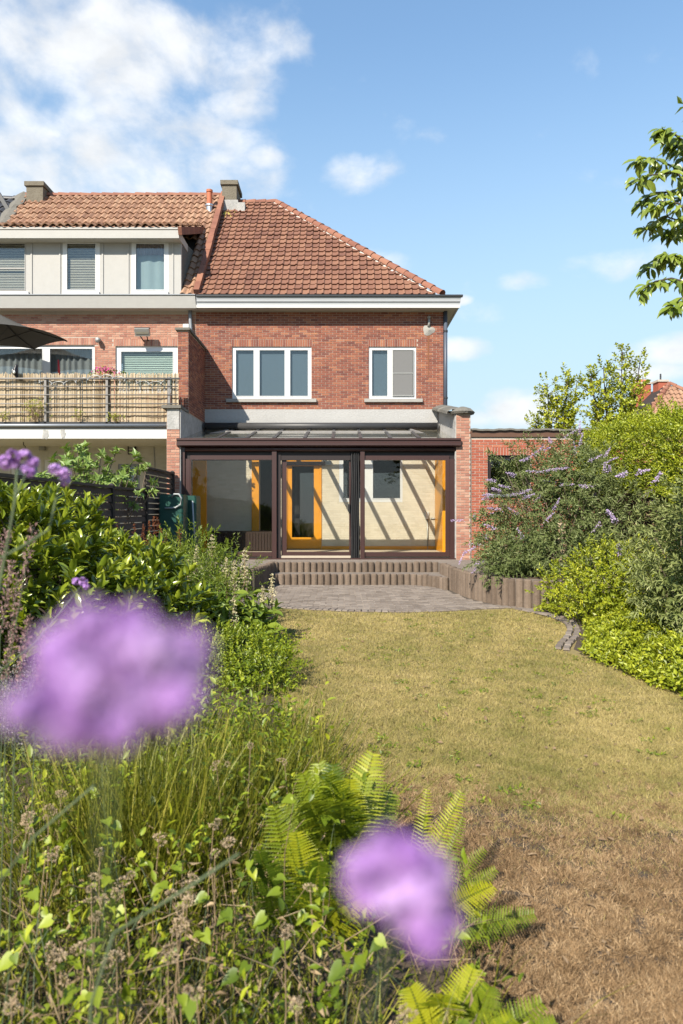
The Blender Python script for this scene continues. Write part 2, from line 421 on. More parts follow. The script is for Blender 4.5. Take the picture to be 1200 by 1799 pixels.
mat('fern_leaf', [(0.022,0.05,0.004),(0.08,0.125,0.006),(0.20,0.245,0.010),(0.46,0.43,0.02)], **LF)
mat('grass_blade', [(0.022,0.04,0.005),(0.085,0.105,0.009),(0.22,0.225,0.018),(0.46,0.39,0.08)], rough=0.45, spec=0.35, scale=2.5, transl=0.25, wvar=0.65)
mat('lawn_blade', [(0.12,0.135,0.024),(0.26,0.23,0.066),(0.42,0.335,0.125),(0.58,0.46,0.205)], 0.8, 0.7, transl=0.15, wvar=0.5, tcol=(1.1,1.05,0.7), scale2=3)
mat('dry_blade', [(0.055,0.032,0.014),(0.21,0.127,0.060),(0.40,0.265,0.138),(0.62,0.46,0.275)], 0.85, 1.5, transl=0.1, wvar=0.65, tcol=(1.1,1,0.8))
mat('dry_stem', [(0.10,0.065,0.033),(0.27,0.19,0.105),(0.46,0.35,0.21)], 0.9, 5, wvar=0.6)
mat('seed_head', [(0.20,0.135,0.075),(0.40,0.295,0.18),(0.60,0.49,0.34)], 0.95, 12, wvar=0.65, transl=0.12, tcol=(1,0.95,0.85))
mat('mauve_stalk', [(0.16,0.085,0.08),(0.27,0.165,0.15),(0.36,0.25,0.23)], 0.9, 6, wvar=0.6)
mat('rust_seed', [(0.07,0.022,0.010),(0.17,0.05,0.016),(0.30,0.10,0.03)], 0.9, 5, wvar=0.65)
mat('plume_cream', [(0.42,0.36,0.19),(0.60,0.53,0.32),(0.72,0.66,0.46)], 0.9, 8, wvar=0.65, transl=0.15, tcol=(1,1,0.8))
mat('lilac', [(0.40,0.29,0.50),(0.56,0.44,0.66),(0.70,0.60,0.78)], 0.85, 8, wvar=0.6, transl=0.2, tcol=(1.1,1,1.1))
mat('verbena_petal', [(0.33,0.14,0.48),(0.54,0.31,0.68),(0.72,0.54,0.83)], 0.7, 30, wvar=0.65, transl=0.3, tcol=(1.15,1.0,1.15))
mat('verbena_calyx', [(0.10,0.02,0.09),(0.22,0.05,0.17)], 0.8, 30, wvar=0.6)
mat('verbena_stem', [(0.06,0.09,0.04),(0.12,0.15,0.075)], 0.7, 20)
mat('catmint', [(0.16,0.15,0.13),(0.29,0.27,0.25),(0.42,0.385,0.40)], 0.9, 8, wvar=0.65, transl=0.15, tcol=(1,1,1))
mat('magenta', [(0.45,0.02,0.17),(0.62,0.05,0.28),(0.72,0.25,0.42)], 0.7, 20, wvar=0.7)
mat('bark', [(0.05,0.04,0.03),(0.11,0.09,0.07)], 0.95, 12, 0.6, 40)
mat('twig', [(0.11,0.085,0.06),(0.22,0.175,0.13)], 0.9, 9)
mat('ground_lawn', [(0.15,0.12,0.045),(0.25,0.195,0.08),(0.33,0.26,0.12)], 1.0, 0.8, 0.6, 60, wvar=0.0, scale2=26)
# ------------------------------------------------------------------ setting
YF, YC = 18.46, 15.8            # house facade, front of the glazed veranda
ZT = 0.455                      # terrace level
def wx(px, Y): return (px - 600) * Y / FP
def wz(py, Y): return EYE - (py - 899.5) * Y / FP

g = MB()
ys = [-60, -20, -8, 0, 3, 6, 9, 12, 16, 22, 40, 90, 300]
xs = [-300, -90, -40, -15, -6, -2, 2, 6, 15, 40, 90, 300]
g.quadgrid([[(x, y, 0) for x in xs] for y in ys])
g.build('ground', MATS['ground_lawn'], kind='structure')

bed_left = [(-3.8, 12.9), (-1.76, 12.9), (-1.15, 11.0), (-0.95, 9.6), (-0.62, 6.6), (-0.4, 4.8), (0.02, 3.7), (0.42, 2.9), (0.46, 2.0), (0.3, 0.6), (-3.8, 0.3)]
MB().prism(bed_left, -0.05, 0.006).build('flowerbed_soil', MATS['soil'], kind='structure')
bed_right = [(2.86, 10.75), (3.28, 9.6), (3.12, 8.9), (2.62, 7.7), (2.72, 7.0), (2.82, 6.3), (2.95, 5.7), (3.3, 4.6), (6.2, 4.2), (6.2, 10.75)]
MB().prism(bed_right, -0.05, 0.006).build('flowerbed_soil', MATS['soil'], kind='structure')

# palisade line of the raised terrace on the right
WALL = [(2.10, 14.86), (2.14, 14.46), (2.17, 13.9), (2.20, 13.4), (2.25, 12.8), (2.33, 12.2), (2.45, 11.75), (2.60, 11.38), (2.76, 11.08), (2.98, 10.90), (3.22, 10.76), (3.5, 10.70), (3.95, 10.7), (4.6, 10.72), (5.3, 10.75)]
LWALL = [(-1.50, 14.9), (-1.52, 14.4), (-1.62, 13.6), (-1.74, 13.04), (-2.1, 12.75), (-2.7, 12.65), (-3.8, 12.62)]
terr = [(-3.84, 15.95)] + [(x, y) for x, y in LWALL[::-1]] + [(x, y) for x, y in WALL] + [(5.3, 15.95)]
MB().prism(terr, -0.02, ZT).build('terrace', MATS['paver'], kind='structure')
MB().prism([(3.1, 15.6), (2.75, 12.2), (2.9, 11.4), (3.35, 10.95), (5.2, 10.9), (5.2, 15.6)], ZT-0.05, ZT+0.02).build('raised_bed_soil', MATS['soil'], kind='structure')

def resample(path, step):
    p = np.array(path, float); d = np.r_[0, np.cumsum(np.linalg.norm(np.diff(p, axis=0), axis=1))]
    n = max(2, int(round(d[-1]/step)) + 1); t = np.linspace(0, d[-1], n)
    return np.c_[np.interp(t, d, p[:, 0]), np.interp(t, d, p[:, 1])]
STAKES = []
for v in range(7):
    m = MB(); r = 0.064 + 0.002*(v % 3)
    m.lathe((0, 0, 0), [(r, -0.05), (r, 0.80), (r*0.97, 0.955), (r*0.84, 1.0)], 12, 0.1+0.13*v)
    STAKES.append(m.mesh('palisade_stake', MATS['concrete_stake'], False))
def stakes(parent, path, z0, z1, step=0.138):
    for i, (x, y) in enumerate(resample(path, step)):
        h = z1 - z0 + rng.uniform(-0.008, 0.012)
        M4 = Matrix.Translation((x, y, z0)) @ Matrix.Rotation(rng.uniform(0, 6), 4, 'Z') @ Matrix.Rotation(rng.uniform(-0.015, 0.015), 4, 'X') @ Matrix.Diagonal((1, 1, h, 1))
        inst_obj('palisade_stake', STAKES[int(rng.integers(7))], parent, M4)
st = thing('garden_steps', 'two broad low steps edged with grey concrete palisade posts before the glazed veranda', 'steps', (0.3, 14.3, 0))
stakes(st, [(-1.44, 14.86), (2.05, 14.86)], 0.0, ZT+0.005, 0.141)
low = [(-1.62, 14.62), (-1.58, 14.42), (-1.44, 14.32), (1.35, 14.30), (1.6, 14.24), (1.8, 14.05), (1.95, 13.8), (2.06, 13.5)]
stakes(st, low, 0.0, 0.252, 0.141)
MB().prism([(-1.6, 14.9), (-1.6, 14.4)] + low[2:] + [(2.16, 13.5), (2.1, 14.9)], 0.02, 0.243).build('tread', MATS['paver'], st)
pw = thing('palisade_wall', 'curved retaining wall of upright brown concrete posts under the lilac bush', 'retaining wall', (2.3, 12.6, 0))
stakes(pw, WALL[1:], 0.0, ZT+0.012, 0.139)
pl = thing('palisade_wall', 'shaded palisade of concrete posts at the end of the steps by the cream plumes', 'retaining wall', (-1.6, 13.6, 0))
stakes(pl, LWALL, 0.0, ZT+0.012, 0.139)

# patio of small pavers
ARC = [(-2.3, 11.6), (-1.75, 11.3), (-1.1, 11.02), (-0.5, 10.75), (0.1, 10.58), (0.87, 10.48), (1.4, 10.54), (1.79, 10.66), (2.3, 10.88), (2.84, 10.98)]
patio_poly = ARC + [(2.72, 11.1)] + [(x-0.06, y) for x, y in WALL[7:1:-1]] + [(2.1, 14.4), (-1.6, 14.6)] + [(x+0.07, y) for x, y in LWALL[2:6]]
def inside(poly, X, Y):
    X, Y = np.asarray(X), np.asarray(Y); r = np.zeros(X.shape, bool); n = len(poly)
    for i in range(n):
        (x0, y0), (x1, y1) = poly[i], poly[(i+1) % n]
        c = ((y0 > Y) != (y1 > Y))
        with np.errstate(divide='ignore', invalid='ignore'):
            r ^= c & (X < (x1-x0)*(Y-y0)/(y1-y0 + 1e-12) + x0)
    return r
patio = MB().prism(patio_poly, -0.05, 0.010).build('patio', MATS['sand_joint'], kind='structure')
PAV = []
for v in range(8):
    m = MB(); a, b = 0.098, 0.048
    m.add([(-a,-b,0),(a,-b,0),(a,b,0),(-a,b,0),(-a+.008,-b+.008,0.022),(a-.008,-b+.008,0.022),(a-.008,b-.008,0.022),(-a+.008,b-.008,0.022)], BOXF, 0.06+0.125*v)
    PAV.append((m, m.mesh('paver', MATS['paver'])))
spots = []
yy, k = 10.35, 0
while yy < 14.5:
    for x in np.arange(-2.4, 3.0, 0.204):
        spots.append((x + (k % 2)*0.102, yy, 0.0))
    yy += 0.103; k += 1
spots = np.array(spots)
ok = np.ones(len(spots), bool)
for dx, dy in ((-.1,-.12),(.1,-.12),(.1,.05),(-.1,.05)):
    ok &= inside(patio_poly, spots[:, 0]+dx, spots[:, 1]+dy)
spots = spots[ok]
edge = resample(ARC, 0.104)
esp = []
for i in range(len(edge)-1):
    d = edge[i+1]-edge[i]; a = math.atan2(d[1], d[0])
    c = (edge[i]+edge[i+1])/2
    esp.append((c[0]-math.sin(a)*0.1, c[1]+math.cos(a)*0.1, a+math.pi/2))
allp = np.array(esp + [tuple(s) for s in spots])
rest = MB()
for i, (x, y, a) in enumerate(allp):
    v = int(rng.integers(8)); z = 0.004 + rng.uniform(-0.004, 0.005)
    if i < 300:
        inst_obj('paver', PAV[v][1], patio, Matrix.Translation((x, y, z)) @ Matrix.Rotation(a + rng.normal(0, .015), 4, 'Z'))
    else:
        V = np.concatenate(PAV[v][0].V); c, s = math.cos(a), math.sin(a)
        rest.add(np.c_[x + V[:,0]*c - V[:,1]*s, y + V[:,0]*s + V[:,1]*c, z + V[:,2]], BOXF, 0.06+0.125*v)
rest.build('pavers', MATS['paver'], patio, kind='stuff')

# curved double row of edging blocks at the right of the lawn
ed = thing('lawn_edging', 'curved double row of small blocks edging the lawn beside the golden ground cover', 'edging', (3.0, 9.5, 0))
EP = [(2.84, 10.92), (3.05, 10.4), (3.2, 9.9), (3.2, 9.4), (3.08, 8.9), (2.88, 8.4), (2.62, 7.9), (2.5, 7.6)]
for off, key in ((0.0, 0), (-0.088, 1)):
    pts = resample(EP, 0.215 + 0.01*key)
    for i in range(len(pts)-1):
        d = pts[i+1]-pts[i]; a = math.atan2(d[1], d[0]); c = (pts[i]+pts[i+1])/2
        n = np.array((-math.sin(a), math.cos(a)))
        q = c + n*off
        inst_obj('edging_block', PAV[int(rng.integers(8))][1], ed, Matrix.Translation((q[0], q[1], 0.012 + rng.uniform(-.008, .008))) @ Matrix.Rotation(a + rng.normal(0, .04), 4, 'Z') @ Matrix.Diagonal((1, .8, 1.0, 1)))

# ------------------------------------------------------------------ masonry helpers
def spans(a, b, cuts):
    out = [(a, b)]
    for c0, c1 in cuts:
        nx = []
        for s0, s1 in out:
            if c1 <= s0 or c0 >= s1: nx.append((s0, s1)); continue
            if c0 > s0: nx.append((s0, c0))
            if c1 < s1: nx.append((c1, s1))
        out = nx
    return out
def wall_holes(m, u0, u1, z0, z1, holes, f, t):
    """wall panel with rectangular openings; f maps (u, w, z) to the world, w = depth into the wall"""
    us = sorted({u0, u1, *[h[0] for h in holes], *[h[1] for h in holes]})
    us = [u for u in us if u0 <= u <= u1]
    for a, b in zip(us[:-1], us[1:]):
        mid = (a+b)/2
        for c, d in spans(z0, z1, [(h[2], h[3]) for h in holes if h[0] < mid < h[1]]):
            V = [f(u, w, z) for w in (0, t) for (u, z) in ((a, c), (b, c), (b, d), (a, d))]
            m.add(V, [(0,1,2,3),(7,6,5,4),(0,4,5,1),(1,5,6,2),(2,6,7,3),(3,7,4,0)])
BRK = {}
def brick_meshes(mname, L, H, dep):
    k = (mname, L, H, dep)
    if k not in BRK:
        BRK[k] = []
        for v in range(12):
            m = MB(); a, b = L/2, H/2
            m.add([(-a,-dep,-b),(a,-dep,-b),(a,.02,-b),(-a,.02,-b),(-a,-dep,b),(a,-dep,b),(a,.02,b),(-a,.02,b)], BOXF, (v+.5)/12)
            BRK[k].append(m.mesh('brick', MATS[mname]))
    return BRK[k]
def bricks(parent, u0, u1, z0, z1, holes, f, rot, mname, n_ind, pick=None, L=0.2, H=0.061, j=0.011, dep=0.008, soldiers=()):
    """courses of bricks on a wall face; the n_ind best bricks are objects, the rest one mesh"""
    items = []
    z = z0; k = 0
    while z + H <= z1 + 1e-6:
        cuts = [(h[0], h[1]) for h in holes if h[2] < z+H-0.005 and h[3] > z+0.005] + [(s[0], s[1]) for s in soldiers if s[2] < z+H-0.02 and s[3] > z+0.02]
        for a, b in spans(u0, u1, cuts):
            u = u0 - L + (k % 2)*L/2
            while u < b:
                c, d = max(u, a), min(u+L, b)
                if d - c > 0.035: items.append((c, d, z, z+H))
                u += L
        z += H; k += 1
    for s in soldiers:
        n = max(1, int(round((s[1]-s[0])/0.066))); w = (s[1]-s[0])/n
        for i in range(n): items.append((s[0]+i*w, s[0]+(i+1)*w, s[2], s[3]))
    full = [i for i, (a, b, c, d) in enumerate(items) if abs(b-a-L) < 1e-4 and abs(d-c-H) < 1e-4]
    if pick: full.sort(key=lambda i: pick((items[i][0]+items[i][1])/2, (items[i][2]+items[i][3])/2))
    ind = set(full[:n_ind])
    ms = brick_meshes(mname, L-j, H-j, dep)
    m = MB()
    for i, (a, b, c, d) in enumerate(items):
        v = float(np.clip(rng.normal(0.5, 0.24), 0, 0.999))
        if i in ind:
            p = f((a+b)/2, 0, (c+d)/2)
            inst_obj('brick', ms[int(v*12)], parent, Matrix.Translation(p) @ Matrix.Rotation(rot, 4, 'Z'))
        else:
            e = dep*rng.uniform(.6, 1.15)
            V = [f(u, w, zz) for zz in (c+j/2, d-j/2) for (u, w) in ((a+j/2, -e), (b-j/2, -e), (b-j/2, .02), (a+j/2, .02))]
            m.add(V, BOXF, v)
    m.build('brickwork', MATS[mname], parent, kind='stuff')
def fx(Y): return lambda u, w, z: (u, Y + w, z)           # wall facing the camera
def fpx(X): return lambda u, w, z: (X - w, u, z)          # wall facing +x
def fmx(X): return lambda u, w, z: (X + w, u, z)          # wall facing -x

def window(parent, X0, X1, Z0, Z1, Y, sashes, fw=0.06, fmat='white_upvc', back=None, depth=0.07, gmat='glass_window', name='window'):
    """framed window at depth Y (front of the frame); sashes = list of (x0, x1) pane spans"""
    m = MB()
    m.box(X0, X1, Y, Y+depth, Z0, Z0+fw); m.box(X0, X1, Y, Y+depth, Z1-fw, Z1)
    xs_ = [X0] + [v for s in sashes for v in s] + [X1]
    for i in range(0, len(xs_), 2):
        m.box(xs_[i], xs_[i+1], Y, Y+depth, Z0+fw, Z1-fw)
    w = m.build(name, MATS[fmat], parent)
    for a, b in sashes:
        s = MB(); t = 0.018
        s.box(a, b, Y-0.012, Y+0.03, Z0+fw, Z0+fw+t); s.box(a, b, Y-0.012, Y+0.03, Z1-fw-t, Z1-fw)
        s.box(a, a+t, Y-0.012, Y+0.03, Z0+fw+t, Z1-fw-t); s.box(b-t, b, Y-0.012, Y+0.03, Z0+fw+t, Z1-fw-t)
        s.build('sash', MATS[fmat], w)
        MB().box(a+t, b-t, Y+0.012, Y+0.022, Z0+fw+t, Z1-fw-t).build('pane', MATS[gmat], w)
        if back: MB().box(a, b, Y+depth+0.01, Y+depth+0.02, Z0+fw, Z1-fw).build('blind', MATS[back], w)  # real blind with blind colours; near-black backs paint the unlit room behind
    return w

# ------------------------------------------------------------------ roof tiles
def tile_tmpl(W, Lt, amp, flat):
    us = np.linspace(0, 1, 8); V = []
    for v, lift in ((0.0, 0.045), (1.0, 0.006)):
        for u in us:
            if flat: h = amp*(0.15 + max(0, math.sin((u-0.62)/0.38*math.pi)) if u > 0.62 else 0.15)
            else: h = amp*(0.5+0.5*math.sin(2*math.pi*(u-0.1)))
            V.append(((u-0.5)*W*1.02, v*Lt*1.06, lift+h))
    for u in range(8):
        x, y, z = V[u]; V.append((x, y+0.004, z-0.03))
    F = [(i, i+1, 9+i, 8+i) for i in range(7)] + [(16+i, 17+i, i+1, i) for i in range(7)]
    return np.array(V), np.array(F)
def roof_tiles(parent, O, v, W, Lt, cols, rows, keep, mname, n_ind, pick, amp=0.03, flat=True, stagger=0.0, name='roof_tile'):
    O, v = np.array(O, float), np.array(v, float); v /= np.linalg.norm(v)
    u = np.array((1.0, 0, 0)); n = np.cross(u, v)
    tv, tf = tile_tmpl(W, Lt, amp, flat)
    VAR = 12
    ms = []
    for k in range(VAR): ms.append(MB().add(tv, tf, (k+.5)/VAR).mesh(name, MATS[mname]))
    items = []
    for r in range(rows):
        for c in range(cols):
            p = O + u*(c+0.5+stagger*(r % 2))*W + v*r*Lt
            if keep(p + v*Lt*0.4): items.append(p)
    items.sort(key=pick)
    m = MB()
    for i, p in enumerate(items):
        q = p + rng.normal(0, 0.004, 3); k = int(np.clip(rng.normal(6, 3.2), 0, 11)); t = rng.normal(0, 0.012)
        uu = u*math.cos(t) + v*math.sin(t); vv = -u*math.sin(t) + v*math.cos(t)
        if i < n_ind:
            M4 = Matrix(((uu[0], vv[0], n[0], q[0]), (uu[1], vv[1], n[1], q[1]), (uu[2], vv[2], n[2], q[2]), (0, 0, 0, 1)))
            inst_obj(name, ms[k], parent, M4)
        else:
            m.add(q + tv[:, 0:1]*uu + tv[:, 1:2]*vv + tv[:, 2:3]*n, tf, (k+.5)/VAR)
    if m.n: m.build(name + 's', MATS[mname], parent, kind='stuff')
def ridge_line(parent, a, b, r, step, mname, name='ridge_tile', lift=0.0, n=9):
    a, b = np.array(a, float), np.array(b, float); d = b-a; L = np.linalg.norm(d); d /= L
    x = np.cross(d, (0, 0, 1)); x /= np.linalg.norm(x); up = np.cross(x, d)
    k = int(round(L/step)); s = L/k
    for i in range(k):
        G = []
        for t, rr in ((0, r*1.12), (0.12, r*1.1), (1.05, r*0.95)):
            c = a + d*(i+t)*s + up*lift + rng.normal(0, 0.004, 3)
            G.append([c + rr*(math.cos(q)*x + math.sin(q)*up) for q in np.linspace(-0.15, math.pi+0.15, n)])
        MB().quadgrid(G, rng.random()).build(name, MATS[mname], parent, smooth=True)

# ------------------------------------------------------------------ the brick house
HX0, HX1 = wx(344, YF), wx(779, YF)                  # -3.94 .. 2.75
SOF = wz(541, YF-0.36)                               # soffit height
house = thing('brick_house', 'red brick house with hipped tile roof and two white framed upper windows', 'house', (-0.6, YF, 0))
W1 = (wx(408, YF), wx(547, YF), wz(701, YF), wz(609, YF))
W2 = (wx(648, YF), wx(731, YF), wz(701, YF), wz(609, YF))
ZB0, ZB1 = wz(748, YF), wz(719.5, YF)                # cement band
# ground floor opening into the veranda: garden door and white window
D1 = (wx(502, YF), wx(565, YF), 0.54, wz(804, YF))
W3 = (wx(596, YF), wx(707, YF), wz(882, YF), wz(800, YF))
D0 = (wx(455, YF), wx(480, YF), 0.54, wz(800, YF))
m = MB(); wall_holes(m, HX0, HX1, 0, SOF+0.05, [W1, W2, D1, W3, D0], fx(YF), 0.3)
m.box(HX1-0.3, HX1, YF+0.3, 27, 0, SOF+0.05); m.box(HX0, HX1-0.3, 26.7, 27, 0, SOF+0.05)
m.build('wall', MATS['mortar'], house)
bricks(house, HX0, HX1, ZB1+0.01, SOF-0.005, [W1, W2], fx(YF), 0, 'brick', 300, pick=lambda u, z: abs(u-1.0)*0.8+abs(z-5.2),
       soldiers=[(W1[0]-.02, W1[1]+.02, W1[3], W1[3]+0.2), (W2[0]-.02, W2[1]+.02, W2[3], W2[3]+0.2)])
MB().box(-3.72, 2.60, YF-0.025, YF+0.01, ZB0-0.25, ZB1).build('cement_band', MATS['stucco_light'], house)
def px_s(lst, Y): return [(wx(a, Y), wx(b, Y)) for a, b in lst]
w = window(house, *W1, YF+0.03, px_s([(413, 446.5), (454.5, 501), (508.5, 542)], YF), 0.07, back='blind_blue')
MB().box(wx(398, YF), wx(556, YF), YF-0.09, YF+0.05, W1[2]-0.09, W1[2]-0.002).build('sill', MATS['sill_stone'], w)
w = window(house, *W2, YF+0.03, px_s([(652.5, 682)], YF) + px_s([(688.5, 728)], YF), 0.07, back='blind_blue')
MB().box(wx(640, YF), wx(742, YF), YF-0.09, YF+0.05, W2[2]-0.09, W2[2]-0.002).build('sill', MATS['sill_stone'], w)
fs = MB(); a, b = wx(689.5, YF), wx(727, YF)
fs.box(a+.03, b-.03, YF+0.000, YF+0.006, W2[2]+0.1, W2[3]-0.1)
sc_ = fs.build('fly_screen', MATS['screen_grey'], w)
fs = MB(); zc = (W2[2]+W2[3])/2
for z in (W2[2]+.085, zc-.02, W2[3]-.1): fs.box(a, b, YF-0.012, YF-0.002, z, z+0.022)
for x in (a, b-.022): fs.box(x, x+.022, YF-0.0135, YF-0.0035, W2[2]+.085, W2[3]-.08)
fs.build('fly_screen_frame', MATS['lamp_grey'], w)
# eaves: box gutter, soffit
GY = YF-0.36
eg = MB()
GX1 = wx(810, GY)
zt, zb = wz(522, GY), wz(541, GY)
eg.add([(HX0+.1, GY, zb), (GX1-.05, GY, zb), (GX1-.05, GY+.04, zb), (HX0+.1, GY+.04, zb), (HX0+.1, GY-.05, zt), (GX1, GY-.05, zt), (GX1, GY+.04, zt), (HX0+.1, GY+.04, zt)], BOXF)
eg.box(GX1-.09, GX1-.05, GY+.045, 27.3, zb, zt)
eg.build('fascia', MATS['fascia_grey'], house)
MB().box(HX0+.1, GX1-.03, GY-.045, GY-.001, zb-.004, zb+.075).build('fascia_lip', MATS['white_paint'], house)
MB().box(HX0+.1, GX1-.03, GY-.052, GY-.03, zb+.16, zb+.18).build('fascia_bead', MATS['fascia_grey'], house)
MB().box(HX0+.1, GX1+.04, GY-.09, GY+.03, zt+.002, zt+.045).build('gutter_edge', MATS['dark_gutter'], house)
MB().box(HX0+.1, GX1-.10, GY+.045, YF+.25, zt-.03, zt-.01).build('gutter_floor', MATS['zinc'], house)
sf = MB(); sf.box(HX0+.1, GX1-.095, GY+.045, YF-.001, zb+.012, zb+.03); sf.box(HX1+.002, GX1-.095, YF+.0, 27.2, zb+.012, zb+.03)
sf.build('soffit', MATS['soffit'], house)
dp = MB(); x = HX1 + 0.055
dp.tube([(x, YF-.04, zb+.01), (x, YF-.04, 3.7)], 0.05, 12)
dp.build('downpipe', MATS['slate_pipe'], house, smooth=True)
for z in (4.6, 6.4): MB().tube([(x, YF-.04, z), (x, YF-.04, z+.05)], 0.062, 12).build('pipe_clip', MATS['dark_gutter'], house)
MB().box(HX1-.005, HX1+.012, YF-.012, YF+.02, 4.3, zb).build('corner_strip', MATS['dark_gutter'], house)
# rusty cement patch with pipe stub under the eaves
cp = MB(); c = P(753, 580, YF-0.012); ring = []
for k in range(14):
    a = 2*math.pi*k/14; r = 0.16*(1+0.10*math.sin(3*a+1)+0.07*rng.normal())
    ring.append(c + (r*math.cos(a), 0, r*0.9*math.sin(a)))
cp.add(ring + [c + (0, -0.05, 0)], [(k, (k+1) % 14, 14) for k in range(14)])
cp.build('cement_patch', MATS['sill_stone'], house)
st_ = MB(); q = []
for k in range(12): q.append([P(753-2.2*(1-k/14)*rng.uniform(.6, 1.2), 588+k*7, YF-.0105), P(753+2.2*(1-k/14)*rng.uniform(.6, 1.2), 588+k*7, YF-.0105)])
st_.quadgrid(q); st_.build('rust_stain', MATS['rust_stain'], house)
sp = MB(); sp.tube([P(754, 556, YF-.05), P(754, 568, YF-.05), P(753, 574, YF-.03)], 0.035, 8); sp.tube([P(754, 556, YF-.05), P(754, 558.5, YF-.05)], 0.055, 8)
sp.build('pipe_stub', MATS['lamp_grey'], house, smooth=True)
# roof
RY0, RZ0 = 18.52, wz(521, 18.52)
RYR = 22.8; RZR = wz(357.5, RYR)
SL = (RZR-RZ0)/(RYR-RY0)
RX0 = -3.86; RXE = wx(485, RYR); RXH = wx(772, RY0)
HIPS = (RXH - RXE)/(RYR - RY0)
roof = MB()
roof.add([(RX0, RY0, RZ0), (RXH, RY0, RZ0), (RXE, RYR, RZR), (RX0, RYR, RZR)], [(0, 1, 2, 3)])
roof.add([(RXH, RY0, RZ0), (RXH, 27.2, RZ0), (RXE, RYR, RZR)], [(0, 1, 2)])
roof.add([(RXH, 27.2, RZ0), (RX0, 27.2, RZ0), (RX0, RYR, RZR), (RXE, RYR, RZR)], [(0, 1, 2, 3)])
rf = roof.build('roof', MATS['underlay'], house)
NR = 22; LT = math.hypot(RYR-RY0, RZR-RZ0)/NR
nv = np.array((0, -(RZR-RZ0), (RYR-RY0))); nv /= np.linalg.norm(nv)
roof_tiles(rf, np.array((RX0, RY0-.02, RZ0+.01)) + nv*0.015, (0, RYR-RY0, RZR-RZ0), 0.2, LT, 34, NR,
           lambda p: p[0] < RXH - (p[1]-RY0)*HIPS + 0.02, 'tile_red', 300, lambda p: p[1]+0.2*abs(p[0]), amp=0.034)
ridge_line(rf, (RXH+.06, RY0-.06, RZ0+.03), (RXE, RYR, RZR+.03), 0.12, 0.36, 'ridge_red', 'hip_tile')
ridge_line(rf, (RXE, RYR, RZR+.02), (RX0, RYR, RZR+.02), 0.11, 0.36, 'ridge_red')
hm = MB(); ha, hb = np.array((RXH, RY0, RZ0+.06)), np.array((RXE, RYR, RZR+.06))
off = np.array((-.155, -.02, -.01)); N_ = 60
G = []
for i in range(N_+1):
    q = ha + (hb-ha)*i/N_ + off
    r = 0.010*(1+0.6*rng.normal())
    G.append([q + (-.015-abs(r), 0, -.01), q + (0.01, -.01, .03), q + (.06, 0, .02)])
hm.quadgrid(G); hm.build('hip_mortar', MATS['ridge_mortar'], rf)
# chimney on the party line
def chimney(parent, x0, x1, y0, y1, z0, z1, pots=1, mname='chimney_render'):
    m = MB(); m.box(x0, x1, y0, y1, z0, z1-.14)
    m.box(x0-.05, x1+.05, y0-.05, y1+.05, z1-.139, z1)
    ch = m.build('chimney', MATS[mname], parent)
    for k in range(pots):
        cx = x0 + (x1-x0)*(k+.5)/pots
        MB().lathe((cx+.08, (y0+y1)/2, z1-.01), [(.10, 0), (.09, .1), (.11, .11), (.11, .13)], 12).build('chimney_pot', MATS['dark_gutter'], ch)
    return ch
cx0, cx1 = wx(390, 22.4), wx(415.5, 22.4)
ch = chimney(house, cx0, cx1, 22.4, 23.3, 10.2, wz(317, 22.4))
fl = MB(); fl.box(cx0-.06, cx1+.06, 22.3, 23.35, 10.9, wz(361, 22.4)+.15); fl.box(cx1+.061, cx1+.3, 22.2, 22.9, 11.3, wz(360, 22.4))
fl.build('lead_flashing', MATS['stucco_worn'], house)
lc = MB()
for k in range(26):
    p = P(399+rng.normal(0, 7), 377+rng.normal(0, 4), 22.1); p[1] = RY0 + (p[2]-RZ0)/SL - 0.07
    lc.lathe(p, [(.05*rng.uniform(.5, 1.3), -.03), (.01, .045)], 6, rng.random())
lc.build('lichen', MATS['lichen'], rf, kind='stuff')

# rooms behind the ground-floor openings, walls and ceiling near-black to imitate missing light
MB().box(D1[0]-1.2, W3[1]+.5, YF+1.4, YF+1.45, 0.3, 3.6).build('room_wall', MATS['unlit_room_black'], house)
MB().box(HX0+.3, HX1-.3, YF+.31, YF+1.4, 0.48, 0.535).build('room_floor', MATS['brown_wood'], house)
MB().box(HX0+.3, HX1-.3, YF+.31, YF+1.4, 3.3, 3.35).build('room_ceiling', MATS['unlit_room_black'], house)

# ------------------------------------------------------------------ veranda
ver = thing('veranda', 'glazed lean-to veranda with dark brown aluminium frame and sliding doors', 'veranda', (-0.5, YC, ZT))
s_ = 1200/YC
def vx(px): return wx(px, YC)
def vz(py): return wz(py, YC)
VX0, VX1 = vx(315.5), vx(805.5)
# cream painted brick back wall seen through the glass
cb = MB(); wall_holes(cb, HX0+.2, 2.63, 0.46, 3.82, [D1, W3, D0], fx(YF-.03), .025)
bw = cb.build('back_wall', MATS['cream_brick'], ver)
bricks(bw, HX0+.22, 2.62, 0.55, 3.7, [D1, W3, D0], fx(YF-.03), 0, 'cream_brick', 0, L=0.2, H=0.061, j=0.007, dep=0.005)
MB().box(VX0+.05, 2.66, YC+.05, YF-.03, ZT-.1, 0.535).build('floor', MATS['floor_tile'], ver)
# orange stained wood: left board turned frontwards to catch more light, right side lining
ol = MB(); ol.box(-3.70, -3.36, 16.95, 17.03, .54, 3.36); ol.build('wood_lining', MATS['orange_wood'], ver)
ol = MB(); ol.box(2.52, 2.60, 17.05, YF-.04, 0.54, 3.4); ol.build('wood_lining', MATS['orange_wood'], ver)
sk = MB(); sk.box(D1[1]+.01, 2.52, YF-.075, YF-.04, 0.536, 0.63); sk.build('skirting', MATS['orange_wood'], ver)
tr = MB(); tr.box(wx(443, YF), wx(455.5, YF), YF-.10, YF-.036, 0.54, 3.3); tr.build('door_post', MATS['orange_wood'], ver)
